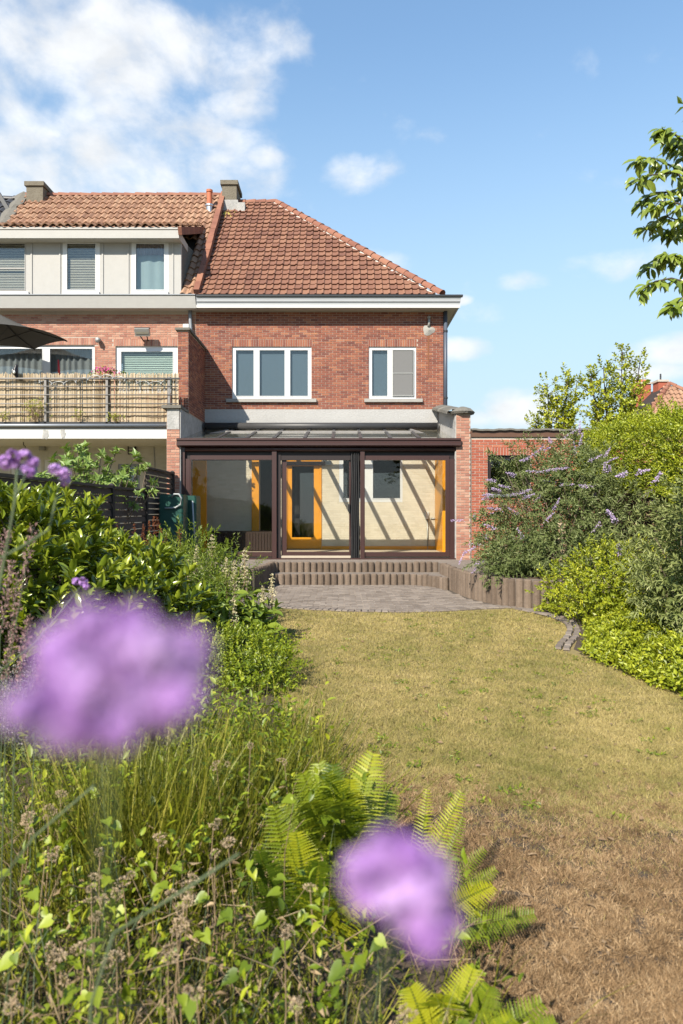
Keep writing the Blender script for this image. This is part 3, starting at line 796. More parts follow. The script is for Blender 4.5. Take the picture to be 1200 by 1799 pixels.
# ribbed low cabinet along the back of the left bay
cabx0, cabx1 = wx(352, 17.6), wx(482, 17.6)
cabz = wz(934, 17.6)
cab = MB().box(-3.66, cabx1, 17.6, 18.3, 0.536, cabz).build('low_cabinet', MATS['cabinet_brown'], ver)
for x in np.arange(-3.62, cabx1-.04, 0.075): MB().box(x, x+.055, 17.582, 17.6, 0.56, cabz-.03).build('batten', MATS['cabinet_brown'], cab)
# garden door in orange wood
d = thing('glazed_door', 'orange wooden glazed door in the cream wall inside the veranda', 'door', ((D1[0]+D1[1])/2, YF-.06, 0.54))
yy = YF-.06
m = MB(); m.box(D1[0], D1[0]+.05, yy, yy+.12, .54, D1[3]); m.box(D1[1]-.05, D1[1], yy, yy+.12, .54, D1[3]); m.box(D1[0]+.05, D1[1]-.05, yy, yy+.12, D1[3]-.06, D1[3])
m.build('door_frame', MATS['orange_wood'], d)
px0, px1, pz0, pz1 = wx(513, YF), wx(551.5, YF), wz(944, YF), wz(819, YF)
m = MB(); m.box(D1[0]+.052, px0, yy+.02, yy+.07, .56, D1[3]-.062); m.box(px1, D1[1]-.052, yy+.02, yy+.07, .56, D1[3]-.062); m.box(px0, px1, yy+.02, yy+.07, .56, pz0); m.box(px0, px1, yy+.02, yy+.07, pz1, D1[3]-.062)
lf = m.build('door_leaf', MATS['orange_wood'], d)
MB().box(px0, px1, yy+.04, yy+.052, pz0, pz1).build('pane', MATS['glass_window'], lf)
MB().box(D1[0]-.03, D1[1]+.1, yy-.05, yy-.002, wz(818, YF), wz(811, YF)).build('roller_box', MATS['brown_wood'], d)
w = window(bw, *W3, YF-.035, px_s([(602, 640)], YF) + px_s([(654, 704)], YF), 0.085, gmat='glass_window')
# conduit and junction box, bulkhead lamp
m = MB(); q = P(752, 908, YF-.06); m.tube([P(751.5, 968, YF-.06), P(751.5, 912, YF-.06)], .018, 8); m.tube([P(757, 911, YF-.06), P(768, 911, YF-.06)], .018, 8)
c_ = m.build('conduit', MATS['lamp_grey'], bw, smooth=True)
MB().box(wx(747, YF), wx(752.5, YF), YF-.09, YF-.035, wz(912, YF), wz(899, YF)).build('junction_box', MATS['white_paint'], c_)
m = MB(); m.box(wx(574, YF), wx(582, YF), YF-.13, YF-.036, wz(817, YF), wz(810, YF)); m.tube([P(578, 798, YF-.07), P(578, 811, YF-.07)], .015, 6)
m.build('wall_lamp', MATS['lamp_grey'], bw)
# frame
fr = MB()
zt0, zt1 = vz(806), vz(793)
D_ = 0.10
def col(px_a, px_b, za, zb_, y0=YC-.03, y1=YC+.09, mm=None, name='post'):
    return MB().box(vx(px_a), vx(px_b), y0, y1, za, zb_).build(name, MATS[mm or 'bronze'], ver)
col(315.5, 325, ZT, vz(786)); col(326, 333.5, ZT, zt0, YC, YC+.08)
col(478, 486, ZT, zt1+.02, YC-.04, YC+.08); col(486.3, 493, ZT, zt1, YC+.03, YC+.08, 'bronze_dark', 'track')
col(800.2, 805.5, ZT, vz(786)); col(790, 799.6, ZT, zt0, YC, YC+.08)
col(633, 640.5, ZT, zt1+.02, YC-.04, YC+.08)
def sash(xa, xb, za, zb_, y, fl, fr_, fb, ft, name='sliding_door', fmat='bronze'):
    """framed glass panel given by its pane and the widths of its rails"""
    m = MB(); y1 = y+.045
    m.box(xa-fl, xa, y, y1, za-fb, zb_+ft); m.box(xb, xb+fr_, y, y1, za-fb, zb_+ft)
    m.box(xa, xb, y, y1, za-fb, za); m.box(xa, xb, y, y1, zb_, zb_+ft)
    o = m.build(name, MATS[fmat], ver)
    MB().box(xa-.003, xb+.003, y+.016, y+.026, za-.003, zb_+.003).build('pane', MATS['glass_clear'], o)
    return o
sash(vx(335.5), vx(477.5), vz(970), vz(807.5), YC+.0, .02, .0, .10, .10, 'fixed_panel')
dr = sash(vx(503), vx(613.5), vz(970), vz(800.5), YC+.09, .12, .04, .10, .1)
h = MB(); h.box(vx(611.5), vx(614.5), YC+.045, YC+.088, vz(899), vz(886)); h.build('handle', MATS['black_metal'], dr)
sash(vx(641), vx(783), vz(970), vz(808), YC+.0, .004, .088, .10, .10, 'fixed_panel')
# folded black draught curtain
G = []
for i in range(14):
    z = ZT+.03 + (zt1-ZT-.03)*i/13
    row = []
    for k in range(15):
        row.append((vx(616) + (vx(632)-vx(616))*k/14 + .008*math.sin(i*.8), YC+.02 + .035*math.sin(k*1.9+.25*math.sin(i*.7)) , z))
    G.append(row)
MB().quadgrid(G).build('curtain', MATS['rubber'], ver, smooth=True)
sl = MB(); sl.box(VX0, VX1, YC-.06, YC+.16, ZT-.002, ZT+.03); sl.build('threshold', MATS['bronze'], ver)
hd = MB(); hd.box(VX0+.06, VX1-.06, YC+.045, YC+.14, vz(808), vz(780)); hd.build('header', MATS['bronze_dark'], ver)
rl = MB(); rl.tube([(VX0+.14, YC-.03, vz(789.5)), (VX1-.06, YC-.03, vz(789.5))], .05, 14); rl.build('roller_tube', MATS['bronze'], ver, smooth=True)
gu = MB()
prof = [(-.16, vz(771)), (-.19, vz(771)), (-.19, vz(774.5)), (-.165, vz(776)), (-.165, vz(778)), (-.185, vz(779)), (-.185, vz(783.5)), (-.11, vz(785.5)), (.06, vz(785.5)), (.06, vz(772.5)), (-.16, vz(772.5))]
V = [(x, YC+a, z) for x in (VX0-.03, VX1+.03) for a, z in prof]; n = len(prof)
gu.add(V, [(i, (i+1) % n, n+(i+1) % n, n+i) for i in range(n)] + [tuple(range(n)), tuple(range(2*n-1, n-1, -1))])
gu.build('gutter', MATS['bronze'], ver)
# glass roof
zr0, zr1 = vz(774), wz(757.5, YF-.02)
def roofz(y): return zr0 + (zr1-zr0)*(y-YC)/(YF-.02-YC)
raf_x = [wx(q, 17.1) for q in (352, 398, 445, 490, 540, 586, 631.5, 680, 727, 771)]
xs_r = [VX0+.02] + raf_x[1:-1] + [2.62]
for x in raf_x[1:-1]:
    m = MB(); m.bar((x, YC, zr0+.0), (x, YF-.03, zr1+.0), .055, .1); ra = m.build('rafter', MATS['bronze'], ver)
    m = MB(); m.bar((x, YC, zr0+.062), (x, YF-.03, zr1+.062), .075, .018); m.build('glazing_bar', MATS['awning_grey'], ra)
for a, b in zip(xs_r[:-1], xs_r[1:]):
    m = MB(); x = (a+b)/2; m.obox((x, (YC+YF)/2-.02, (zr0+zr1)/2+.043), ((b-a)/2-.03, 0, 0), (0, (YF-YC)/2-.02, (zr1-zr0)/2), (0, -.0008, .004))
    m.build('roof_pane', MATS['glass_roof'], ver)

# awning stored on the veranda roof
aw = thing('awning', 'rolled up dark grey awning with folding arms above the veranda roof', 'awning', (-0.5, 18.1, 3.8))
ay = 18.2
m = MB(); m.tube([(wx(361, ay), ay, wz(749, ay)), (wx(767, ay), ay, wz(749, ay))], .10, 16); m.build('cassette', MATS['awning_grey'], aw, smooth=True)
for pxc in (359, 769): MB().tube([(wx(pxc-1, ay), ay, wz(749.5, ay)), (wx(pxc+1, ay), ay, wz(749.5, ay))], .12, 16).build('end_cap', MATS['awning_grey'], aw)
ay2 = 17.55
m = MB(); m.bar((wx(396, ay2), ay2, wz(759.5, ay2)), (wx(724, ay2), ay2, wz(759.5, ay2)), .06, .075); m.build('front_bar', MATS['rail_metal'], aw)
for a, b, c in (((400, 756), (367, 763), (386, 770)), ((722, 755), (750, 764), (735, 770))):
    m = MB(); p0, p1 = P(*a, 17.9), P(*b, 17.2); m.bar(p0, p1, .07, .05); p2 = P(*c, 17.1); m.bar(p1, p2, .045, .04); m.bar(p1, p1 + (0, .02, -.12), .05, .05)
    m.build('folding_arm', MATS['rail_metal'], aw)

# ------------------------------------------------------------------ party walls
lw = thing('party_wall', 'tall brick party wall with a worn pier between balcony and veranda', 'wall', (-3.85, 16, 0))
XA, XB = -4.02, -3.72
zL = wz(716, 15.7)
m = MB(); m.box(XA, XB, 15.7, YF-.02, 0, zL-.02); m.box(-3.95, XB+.025, 16.46, YF-.021, zL-.0195, 5.93); m.build('wall_core', MATS['mortar'], lw)
bricks(lw, XA, XB, 0.3, zL-.02, [], fx(15.7), 0, 'brick_pale', 60, pick=lambda u, z: -z)
up = MB()
bricks(lw, -3.95, XB+.025, zL, 5.92, [], fx(16.46), 0, 'brick', 40)
bricks(lw, 16.46, YF-.04, zL, 5.92, [], fpx(XB+.025), math.pi/2, 'brick', 100, pick=lambda u, z: -z)
MB().box(XB, XB+.02, 15.71, YF-.03, ZT, zL-.02).build('stucco', MATS['stucco_worn'], lw)
m = MB(); m.box(-4.0, XB+.075, 16.40, YF-.025, 5.93, 5.985)
m.build('coping', MATS['coping'], lw)
m = MB(); m.box(XA-.1, XB+.04, 15.62, 16.47, zL-.02, zL+.05); m.build('coping', MATS['coping'], lw)
m = MB(); m.box(XA+.01, XB-.01, 15.685, 15.70, zL-.5, zL-.03); m.build('lime_stain', MATS['stucco_worn'], lw)

rw = thing('party_wall', 'low stuccoed party wall with scalloped grey coping and brick pier beside the veranda', 'wall', (2.8, 16, 0))
XA, XB = 2.64, 2.97
zf, zb_ = wz(727, 15.75), wz(722, YF)
m = MB()
V = [(x, y, z) for x in (XA, XB) for (y, z) in ((15.72, 0), (YF-.02, 0), (YF-.02, zb_), (15.72, zf))]
m.add(V, [(0,1,2,3),(7,6,5,4),(0,4,5,1),(1,5,6,2),(2,6,7,3),(3,7,4,0)]); m.build('wall_core', MATS['mortar'], rw)
V = [(x, y, z) for x in (XA-.02, XA-.001) for (y, z) in ((15.75, ZT), (YF-.03, ZT), (YF-.03, zb_-.01), (15.75, zf-.01))]
m = MB(); m.add(V, [(0,1,2,3),(7,6,5,4),(0,4,5,1),(1,5,6,2),(2,6,7,3),(3,7,4,0)]); m.build('stucco', MATS['stucco_worn'], rw)
bricks(rw, XA, XB, 0.3, zf, [], fx(15.72), 0, 'brick_pale', 60, pick=lambda u, z: -z)
ncp = 8
for i in range(ncp):
    y0 = YF-.1-(YF-15.95)*i/ncp; z0 = zb_ + (zf-zb_)*i/ncp
    G = []
    for dy, dz in ((.06, .05), (-.2, .03), (-.38, -.02)):
        G.append([(XA-.10+.26*0.5+ .28*math.cos(t)*1.0+.04, y0+dy, z0+dz+.11*math.sin(t)-.02) for t in np.linspace(math.pi*1.06, -.06*math.pi, 7)])
    MB().quadgrid(G, rng.random()).build('coping_tile', MATS['coping'], rw)
m = MB(); m.lathe((2.81, 15.86, zf+.0), [(.26, 0), (.29, .05), (.2, .13), (.05, .18)], 10); m.build('pier_cap', MATS['coping'], rw)

# ------------------------------------------------------------------ garage on the right
ga = thing('garage', 'single storey red brick annex with dark window and flat roof behind the lilac bush', 'annex', (4.4, 15.8, 0))
GYF = 15.78
gz1 = wz(768, GYF)
GW = (wx(857, GYF), wx(932, GYF), wz(868, GYF), wz(800, GYF))
m = MB(); wall_holes(m, 2.975, 6.6, 0, gz1, [GW], fx(GYF), .25); m.box(6.35, 6.6, GYF+.25, 22, 0, gz1); m.build('wall', MATS['mortar_pale'], ga)
bricks(ga, 2.985, 6.6, 0.3, gz1, [GW], fx(GYF), 0, 'brick_garage', 300, pick=lambda u, z: abs(u-3.2)+0.6*abs(z-2.6),
       soldiers=[(GW[0]-.1, GW[1]+.1, GW[3], GW[3]+.2)], j=0.012)
w = window(ga, *GW, GYF+.05, [(GW[0]+.06, GW[1]-.06)], .06, 'bronze_dark')
MB().box(GW[0]-.02, GW[1]+.02, GYF-.05, GYF+.05, GW[2]-.06, GW[2]-.002).build('sill', MATS['zinc'], w)
MB().box(GW[0]-.3, GW[1]+.3, GYF+.8, GYF+.85, 1, 3).build('room_wall', MATS['unlit_room_black'], ga)
MB().box(2.985, 6.65, GYF-.035, GYF+.1, gz1+.003, wz(757, GYF)).build('fascia', MATS['brown_wood'], ga)
rr = MB(); G = []
xs2 = np.linspace(2.985, 6.7, 60)
for y, dz in ((GYF-.09, -.012), (GYF-.09, .03), (GYF+.3, .05), (22, .05)):
    G.append([(x, y, wz(757, GYF)+.012+dz + .008*math.sin(x*7)+.006*math.sin(x*23)) for x in xs2])
rr.quadgrid(G); rr.build('roof_felt', MATS['coping'], ga)
MB().box(wx(888, GYF)-.75, wx(893, GYF)-.75, GYF-.03, GYF-.01, wz(912, GYF), wz(904, GYF)).build('vent_grille', MATS['zinc'], ga)
MB().box(2.99, 2.999, GYF-.02, GYF, .46, gz1).build('joint_strip', MATS['mortar_pale'], ga)

# ------------------------------------------------------------------ neighbour house
nb = thing('terraced_house', 'brick terraced house with cream dormer, orange pantiles and reed screened balcony', 'house', (-7.5, YF, 0))
NX0, NX1 = -10.6, HX0
YN = YF
NW1 = (wx(-60, YN), wx(166, YN), 3.6, wz(606, YN))
NW2 = (wx(203, YN), wx(312, YN), wz(690, YN), wz(608, YN))
GW1 = (wx(78, YN), wx(128, YN), 0.6, wz(808, YN))
GW2 = (wx(20, YN), wx(73, YN), 0.9, wz(808, YN))
GW4 = (wx(208, YN), wx(246, YN), 1.5, wz(815, YN))
m = MB(); wall_holes(m, NX0, NX1-.002, 0, SOF+.05, [NW1, NW2, GW1, GW2, GW4], fx(YN), .3); m.box(NX0, NX0+.3, YN+.3, 27, 0, SOF+.05)
m.build('wall', MATS['mortar_pale'], nb)
bricks(nb, NX0, NX1-.002, 3.72, SOF-.005, [NW1, NW2], fx(YN), 0, 'brick_pale', 300, pick=lambda u, z: abs(u+5.6)*.6+abs(z-6.6),
       soldiers=[(NW1[0]-.02, NW1[1]+.1, NW1[3], NW1[3]+.2), (NW2[0]-.06, NW2[1]+.06, NW2[3], NW2[3]+.2)])
# porch under the balcony: painted brick
m = MB(); wall_holes(m, NX0, -4.03, 0.1, 3.4, [GW1, GW2, GW4], fx(YN-.04), .035); po = m.build('porch_wall', MATS['porch_wall'], nb)
bricks(po, NX0, -4.03, .15, 3.38, [GW1, GW2, GW4], fx(YN-.04), 0, 'porch_wall', 0, j=.007, dep=.005)
window(nb, *GW1, YN-.02, [(GW1[0]+.12, GW1[1]-.06)], .08, back='unlit_room_black')
window(nb, *GW2, YN-.02, [(GW2[0]+.08, GW2[1]-.08)], .08, back='unlit_room_black')
window(nb, *GW4, YN-.02, [(GW4[0]+.06, GW4[1]-.06)], .06, 'zinc', back='unlit_room_black')
# first-floor windows with curtains and blinds
def curtain(parent, x0, x1, z0, z1, y, mname, amp=.03, freq=34, name='curtain'):
    xx = np.linspace(x0, x1, max(12, int((x1-x0)*60)))
    G = [[(x, y + amp*math.sin(freq*x + 1.4*math.sin(5*x) + .3*z) , z) for x in xx] for z in np.linspace(z0, z1, 4)]
    return MB().quadgrid(G).build(name, MATS[mname], parent, smooth=True)
def blinds(parent, x0, x1, z0, z1, y, mname, step=.05):
    z = z0
    while z < z1:
        m = MB(); m.add([(x0, y-.012, z), (x1, y-.012, z), (x1, y+.012, z+step*.75), (x0, y+.012, z+step*.75)], [(0, 1, 2, 3)], rng.random())
        m.build('blind_slat', MATS[mname], parent); z += step
w = window(nb, *NW1, YN+.05, px_s([(-55, 74), (85, 162)], YN), .07)
curtain(w, NW1[0], NW1[1], NW1[2], NW1[3], YN+.3, 'curtain_grey')
w = window(nb, *NW2, YN+.04, [(NW2[0]+.12, NW2[1]-.12)], .12)
blinds(w, NW2[0]+.12, NW2[1]-.12, NW2[2]+.1, NW2[3]-.12, YN+.14, 'blind_green')
MB().box(NW2[0], NW2[1], YN+.6, YN+.62, NW2[2], NW2[3]).build('room_wall', MATS['unlit_room_black'], w)
MB().box(NW1[0], NW1[1], YN+.6, YN+.62, NW1[2], NW1[3]).build('room_wall', MATS['unlit_room_black'], w)
# eaves
m = MB(); e1 = HX0+.085
m.add([(NX0-.3, GY, zb), (e1, GY, zb), (e1, GY+.04, zb), (NX0-.3, GY+.04, zb), (NX0-.3, GY-.06, zt+.04), (e1-.02, GY-.06, zt+.04), (e1-.02, GY+.04, zt+.04), (NX0-.3, GY+.04, zt+.04)], BOXF)
m.build('fascia', MATS['cream_panel'], nb)
MB().box(NX0-.3, e1-.01, GY-.085, GY+.03, zt+.042, zt+.06).build('gutter_edge', MATS['zinc'], nb)
MB().box(NX0-.3, e1, GY+.045, YF-.001, zb+.012, zb+.03).build('soffit', MATS['soffit'], nb)
MB().box(NX0-.3, e1, GY+.042, YF+.25, zt-.04, zt-.02).build('gutter_floor', MATS['zinc'], nb)
m = MB(); a = P(334, 540, YF-.09); m.tube([a, P(334, 556, YF-.09), P(335.5, 580, YF-.09), P(335.5, 700, YF-.09)], .05, 10); m.build('downpipe', MATS['zinc'], nb, smooth=True)
MB().box(wx(323, YF), wx(333, YF), YF-.12, YF-.01, wz(577, YF), wz(571, YF)).build('junction_box', MATS['white_paint'], nb)
# roof
NZR = wz(345.5, RYR); NSL = (NZR-RZ0)/(RYR-RY0)
m = MB(); m.add([(NX0, RY0+.05, RZ0), (RX0-.01, RY0+.05, RZ0), (RX0-.01, RYR, NZR), (NX0, RYR, NZR), (NX0, 27, RZ0), (RX0-.01, 27, RZ0)], [(0, 1, 2, 3), (3, 2, 5, 4)])
nr = m.build('roof', MATS['underlay'], nb)
DX1 = -4.36                                           # right cheek of the dormer
DZT = wz(402, 18.45)                                  # dormer eave height
nn = np.array((0, -NSL, 1.0)); nn /= np.linalg.norm(nn)
LN = 0.355; rows_n = int(math.hypot(RYR-RY0, NZR-RZ0)/LN)+1
LXN = wx(46, RYR)
roof_tiles(nr, np.array((RX0-.1-34*.205, RY0, RZ0)) + nn*.02, (0, 1, NSL), 0.205, LN, 34, rows_n,
           lambda p: p[1] < RYR and p[0] < RX0-.12 and p[0] > LXN and (p[0] > DX1-.1 or p[1] > 20.6), 'tile_orange', 300, lambda p: -p[1], amp=.06, flat=False)
ridge_line(nr, (LXN, RYR, NZR+.02), (RX0-.1, RYR, NZR+.02), .11, .36, 'ridge_red')
va, vb = np.array((RX0-.06, RY0-.06, RZ0+.10)), np.array((RX0-.06, RYR-.1, RZ0+.10+NSL*(RYR-RY0-.05)))
for k in range(14):
    q0, q1 = va + (vb-va)*k/14, va + (vb-va)*(k+1.06)/14
    MB().bar(q0 + (0, 0, .012*rng.random()), q1, .16+.01*rng.normal(), .17, rng.random()).build('verge_tile', MATS['ridge_red'], nr)
vp = MB(); c = P(368, 372, 22.0)
vp.lathe(c + (0, 0, -.35), [(.11, 0), (.11, .5), (.14, .52), (.14, .57)], 14); vs = vp.build('vent_collar', MATS['steel'], nr)
MB().lathe(c + (0, 0, .2), [(.085, 0), (.085, .42), (.105, .43), (.105, .5), (.085, .5)], 14).build('vent_pipe', MATS['terracotta_pipe'], nr)
chimney(nb, wx(46, 22.4), wx(75, 22.4), 22.4, 23.3, 10.5, wz(319, 22.4), 0)
# dormer
do = MB()
dy = 18.56
dz0, dz1 = wz(519, dy), wz(419, dy)
DW = [(wx(-50, dy), wx(51, dy)), (wx(110, dy), wx(175, dy)), (wx(231, dy), wx(296, dy))]
holes = [(a, b, dz0+.02, dz1-.0) for a, b in DW]
wall_holes(do, NX0, DX1, dz0, dz1, holes, fx(dy), .1)
dm = do.build('dormer', MATS['cream_panel'], nb)
for xa, xb in ((57, 104), (182, 224)):
    for q in (xa-3, xb):
        MB().box(wx(q, dy), wx(q+2.6, dy), dy-.022, dy, dz0+.03, dz1-.02).build('cover_strip', MATS['cream_panel'], dm)
MB().box(wx(302, dy), wx(305, dy), dy-.022, dy, dz0+.03, dz1-.02).build('cover_strip', MATS['cream_panel'], dm)
bl = ['blind_beige', 'blind_beige', 'curtain_teal']
for i, (a, b) in enumerate(DW):
    w = window(dm, a, b, dz0+.02, dz1, dy+.0, [(a+.1, b-.1)], .12, ['cream_panel', 'white_upvc', 'white_upvc'][i])
    MB().box(a-.0, b+.0, dy-.05, dy-.002, dz0+.022, dz0+.10).build('sill', MATS['white_paint'], w)
    if i < 2:
        blinds(w, a+.1, b-.1, dz0+.12, dz1-.12, dy+.09, bl[i], .045)
        MB().box(a, b, dy+.4, dy+.42, dz0, dz1).build('room_wall', MATS['unlit_room_black'], w)
    else:
        curtain(w, a+.1, b-.1, dz0+.12, dz1-.1, dy+.14, 'curtain_teal', .012, 16)
        curtain(w, a+.1, b-.1, dz1-.42, dz1-.1, dy+.09, 'curtain_mauve', .02, 60, 'valance')
    if i == 0: MB().box(a+.1, b-.1, dy-.008, dy+.02, (dz0+dz1)/2-.05, (dz0+dz1)/2-.02).build('glazing_bar', MATS['cream_panel'], w)
m = MB(); m.add([(DX1, dy+.1, dz0), (DX1, 18.9, dz0+.2), (DX1, 20.9, dz1+.4), (DX1, dy+.1, dz1), (DX1-.05, dy+.1, dz0), (DX1-.05, 20.9, dz1+.4), (DX1-.05, dy+.1, dz1)], [(0, 1, 2, 3), (4, 5, 6)])
m.build('dormer_cheek', MATS['coping'], dm)
ey = 18.22
ez0, ez1 = wz(418, ey), wz(400.5, ey)
m = MB(); m.box(NX0-.2, DX1+.02, ey, ey+.05, ez0, ez1); m.box(NX0-.2, DX1+.02, ey-.02, ey+.0, ez1-.035, ez1+.02); m.build('dormer_fascia', MATS['cream_panel'], dm)
MB().box(NX0-.2, DX1+.018, ey+.052, dy+.09, ez0+.004, ez0+.02).build('dormer_soffit', MATS['soffit'], dm)
MB().box(DX1-.03, DX1+.015, ey+.055, 19.3, ez0+.03, ez1-.03).build('dormer_side_fascia', MATS['soffit'], dm)
tv_ = np.array((0, 3.1, 1.30)); td = tv_/np.linalg.norm(tv_)
m = MB(); m.add([(NX0-.2, ey, ez1+.02), (DX1+.08, ey, ez1+.02), (DX1+.08, ey+3.1, ez1+1.32), (NX0-.2, ey+3.1, ez1+1.32)], [(0, 1, 2, 3)]); dr_ = m.build('dormer_roof', MATS['underlay'], dm)
roof_tiles(dr_, (DX1+.1-30*.205, ey-.06, ez1+.02), td, .205, LN, 30, 9, lambda p: True, 'tile_orange', 120, lambda p: p[1], amp=.06, flat=False)
m = MB()
for k in range(9): m.obox(np.array((DX1+.06, ey+.12+k*.34, ez1-.02+k*.1427)), (.05, 0, 0), (0, .18, .0755), (0, -.04, .09), rng.random())
m.build('dormer_verge', MATS['ridge_red'], dm)

# third house in the row: dark tiled roof at the left edge
sl_ = thing('slate_roofed_house', 'end of a house with dark slate coloured tiles beside the mossy chimney', 'house', (-12, YF, 0))
m = MB(); m.add([(-16, RY0+.05, RZ0), (LXN-.02, RY0+.05, RZ0), (LXN-.02, RYR, NZR-.1), (-16, RYR, NZR-.1), (-16, 27, RZ0), (LXN-.02, 27, RZ0)], [(0, 1, 2, 3), (3, 2, 5, 4)])
sr = m.build('roof', MATS['underlay'], sl_)
roof_tiles(sr, np.array((LXN-.1-12*.25, 20.9, RZ0-.1+NSL*(20.9-RY0))) + nn*.03, (0, 1, NSL-.02), .25, LN, 12, 8, lambda p: p[1] < RYR, 'tile_slate', 100, lambda p: p[1], amp=.05, flat=False)
ridge_line(sr, (-13.5, RYR, NZR-.08), (LXN-.05, RYR, NZR-.08), .1, .36, 'tile_slate')
m = MB(); m.box(-16, NX0-.01, YF, 27, 0, SOF+.05); m.build('wall', MATS['mortar_pale'], sl_)
m = MB(); m.bar(P(-4, 338, 22.0), P(17, 372, 22.0), .12, .12); m.build('vent_pipe', MATS['dark_gutter'], sl_)
m = MB(); G = []
for i in range(12):
    t = i/11; y = 20.9 + (RYR-20.9)*t; z = RZ0 + NSL*(y-RY0) + .10
    G.append([(LXN-.28+.04*rng.normal(), y-.02, z+.02), (LXN-.08, y-.03, z+.07), (LXN+.1+.04*rng.normal(), y-.02, z+.02)])
m.quadgrid(G); m.build('valley_mortar', MATS['coping'], sl_)

# balcony slab
YB = 15.86
bx1 = -4.04
bs_ = MB()
bs_.box(-11, bx1, YB, YF-.045, wz(752, YB), wz(745, YB)); bal = bs_.build('balcony_slab', MATS['cement'], nb)
MB().box(-11, bx1, YB-.02, YB+.06, wz(770.5, YB), wz(753, YB)).build('balcony_fascia', MATS['white_paint'], bal)
m = MB(); m.tube([(-11, YB-.06, wz(748, YB)), (bx1, YB-.06, wz(748, YB))], .04, 10); m.build('balcony_gutter', MATS['zinc'], bal, smooth=True)
MB().box(-11, bx1, YB+.0, YB+.05, wz(744.8, YB), wz(741, YB)).build('balcony_kerb', MATS['dark_gutter'], bal)
MB().box(-11, bx1, YB+.062, YF-.046, wz(766, YB), wz(752.2, YB)).build('porch_ceiling', MATS['porch_wall'], bal)
for cxp in (80, 110):
    c = P(cxp, 761, YB-.026); ring = []
    for k in range(18):
        a = 2*math.pi*k/18; r = .11*(1+.35*rng.normal()*.6)
        ring.append(c + (.6*r*math.cos(a), 0, 1.15*r*math.sin(a)))
    m = MB(); m.add(ring + [c + (0, -.004, 0)], [(k, (k+1) % 18, 18) for k in range(18)]); m.build('peeling_paint', MATS['stucco_worn'], bal)
# railing
rg = thing('balcony_railing', 'grey metal railing with horizontal bars along the balcony edge', 'railing', (-7, YB, wz(745, YB)))
YR = YB+.03
for q in (-28, 80, 188, 297):
    MB().box(wx(q-2, YR), wx(q+2, YR), YR-.03, YR+.03, wz(744, YR), wz(662, YR)).build('post', MATS['rail_metal'], rg)
for i, q in enumerate((665.5, 679, 694, 709.5, 724.5)):
    r = .024 if i == 0 else .014
    m = MB(); m.tube([(-11, YR-.03, wz(q, YR)), (wx(313 if i else 316, YR), YR-.03, wz(q, YR))], r, 8); m.build('rail', MATS['rail_metal'], rg, smooth=True)
cable = MB(); pts = []
for i in range(130):
    t = i/129; x = wx(60 + 235*t, YR); ph = t*11*2*math.pi
    pts.append((x + .06*math.sin(ph), YR-.03 + .04*math.cos(ph), wz(668 + 6*math.sin(t*9), YR) + .05*math.cos(ph)))
cable.tube(pts, .012, 5); cable.build('light_cable', MATS['lamp_grey'], rg, smooth=True)
# reed screen
rs = thing('reed_screen', 'natural reed matting tied inside the balcony railing', 'screen', (-7, YR+.06, wz(742, YR)))
ym = YR+.06; k = 0; x = -10.9; ms = MB()
while x < wx(313, ym):
    w_ = rng.uniform(.012, .026); top = wz(656.5, ym) + rng.normal(0, .018) - (0.02 if rng.random() < .1 else 0); lean = rng.normal(0, .008)
    y = ym + rng.uniform(-.012, .012)
    v = float(np.clip(rng.normal(.55, .25), 0, 1))
    ms.add([(x, y-.008, wz(742, ym)), (x+w_, y-.008, wz(742, ym)), (x+w_+lean, y-.008, top), (x+lean, y-.008, top), (x+w_*.5, y+.01, wz(742, ym)), (x+w_*.5+lean, y+.01, top)],
           [(0, 1, 2, 3), (1, 4, 5, 2), (4, 0, 3, 5)], v)
    x += w_*.93
ms.build('reeds', MATS['reed'], rs, kind='stuff')
for q in (668, 682, 698, 713, 730):
    m = MB(); pts = [(xx, ym-.03+.006*math.sin(9*xx), wz(q+1.6, ym)+.012*math.sin(5.1*xx+q)) for xx in np.linspace(-10.9, wx(312, ym), 80)]
    m.tube(pts, .007, 4); m.build('binding_wire', MATS['twig'], rs)

# parasol on the balcony
par = thing('parasol', 'dark taupe parasol with open canopy shading the balcony', 'parasol', (-8.55, 17.2, 3.7))
pc = np.array((-8.62, 17.0, wz(548, 17.0)))
tipz = wz(592, 17.0)
m = MB(); nrib = 6; rim = []
for k in range(nrib):
    a = 2*math.pi*k/nrib + .28; r = 1.72
    rim.append(np.array((pc[0]+r*math.cos(a), pc[1]+r*math.sin(a)*.75, tipz)))
for k in range(nrib):
    a, b = rim[k], rim[(k+1) % nrib]; G = []
    for t in np.linspace(0, 1, 7):
        row = []
        for s in np.linspace(0, 1, 7):
            q = pc + (a-pc)*t*(1-s) + (b-pc)*t*s
            q = q + np.array((0, 0, -.10*math.sin(math.pi*t)*.7 + .10*t*(1-(2*s-1)**2)*.5))
            row.append(q)
        G.append(row)
    m.quadgrid(G)
m.build('canopy', MATS['parasol_cloth'], par, smooth=True)
for k in range(nrib):
    m = MB(); m.tube([pc + (0, 0, -.04), pc + (rim[k]-pc)*.5 + (0, 0, -.10), rim[k] + (0, 0, -.02)], .014, 6); m.build('rib', MATS['black_metal'], par)
    m = MB(); m.tube([pc + (0, 0, -.75), pc + (rim[k]-pc)*.5 + (0, 0, -.10)], .010, 6); m.build('strut', MATS['black_metal'], par)
m = MB(); m.tube([pc + (0, 0, .08), (pc[0], pc[1], 3.62)], .026, 10); m.build('pole', MATS['black_metal'], par)
m = MB(); m.lathe((pc[0], pc[1], 3.60), [(.3, 0), (.3, .05), (.05, .09), (.045, .3)], 16); m.build('base', MATS['cement'], par)

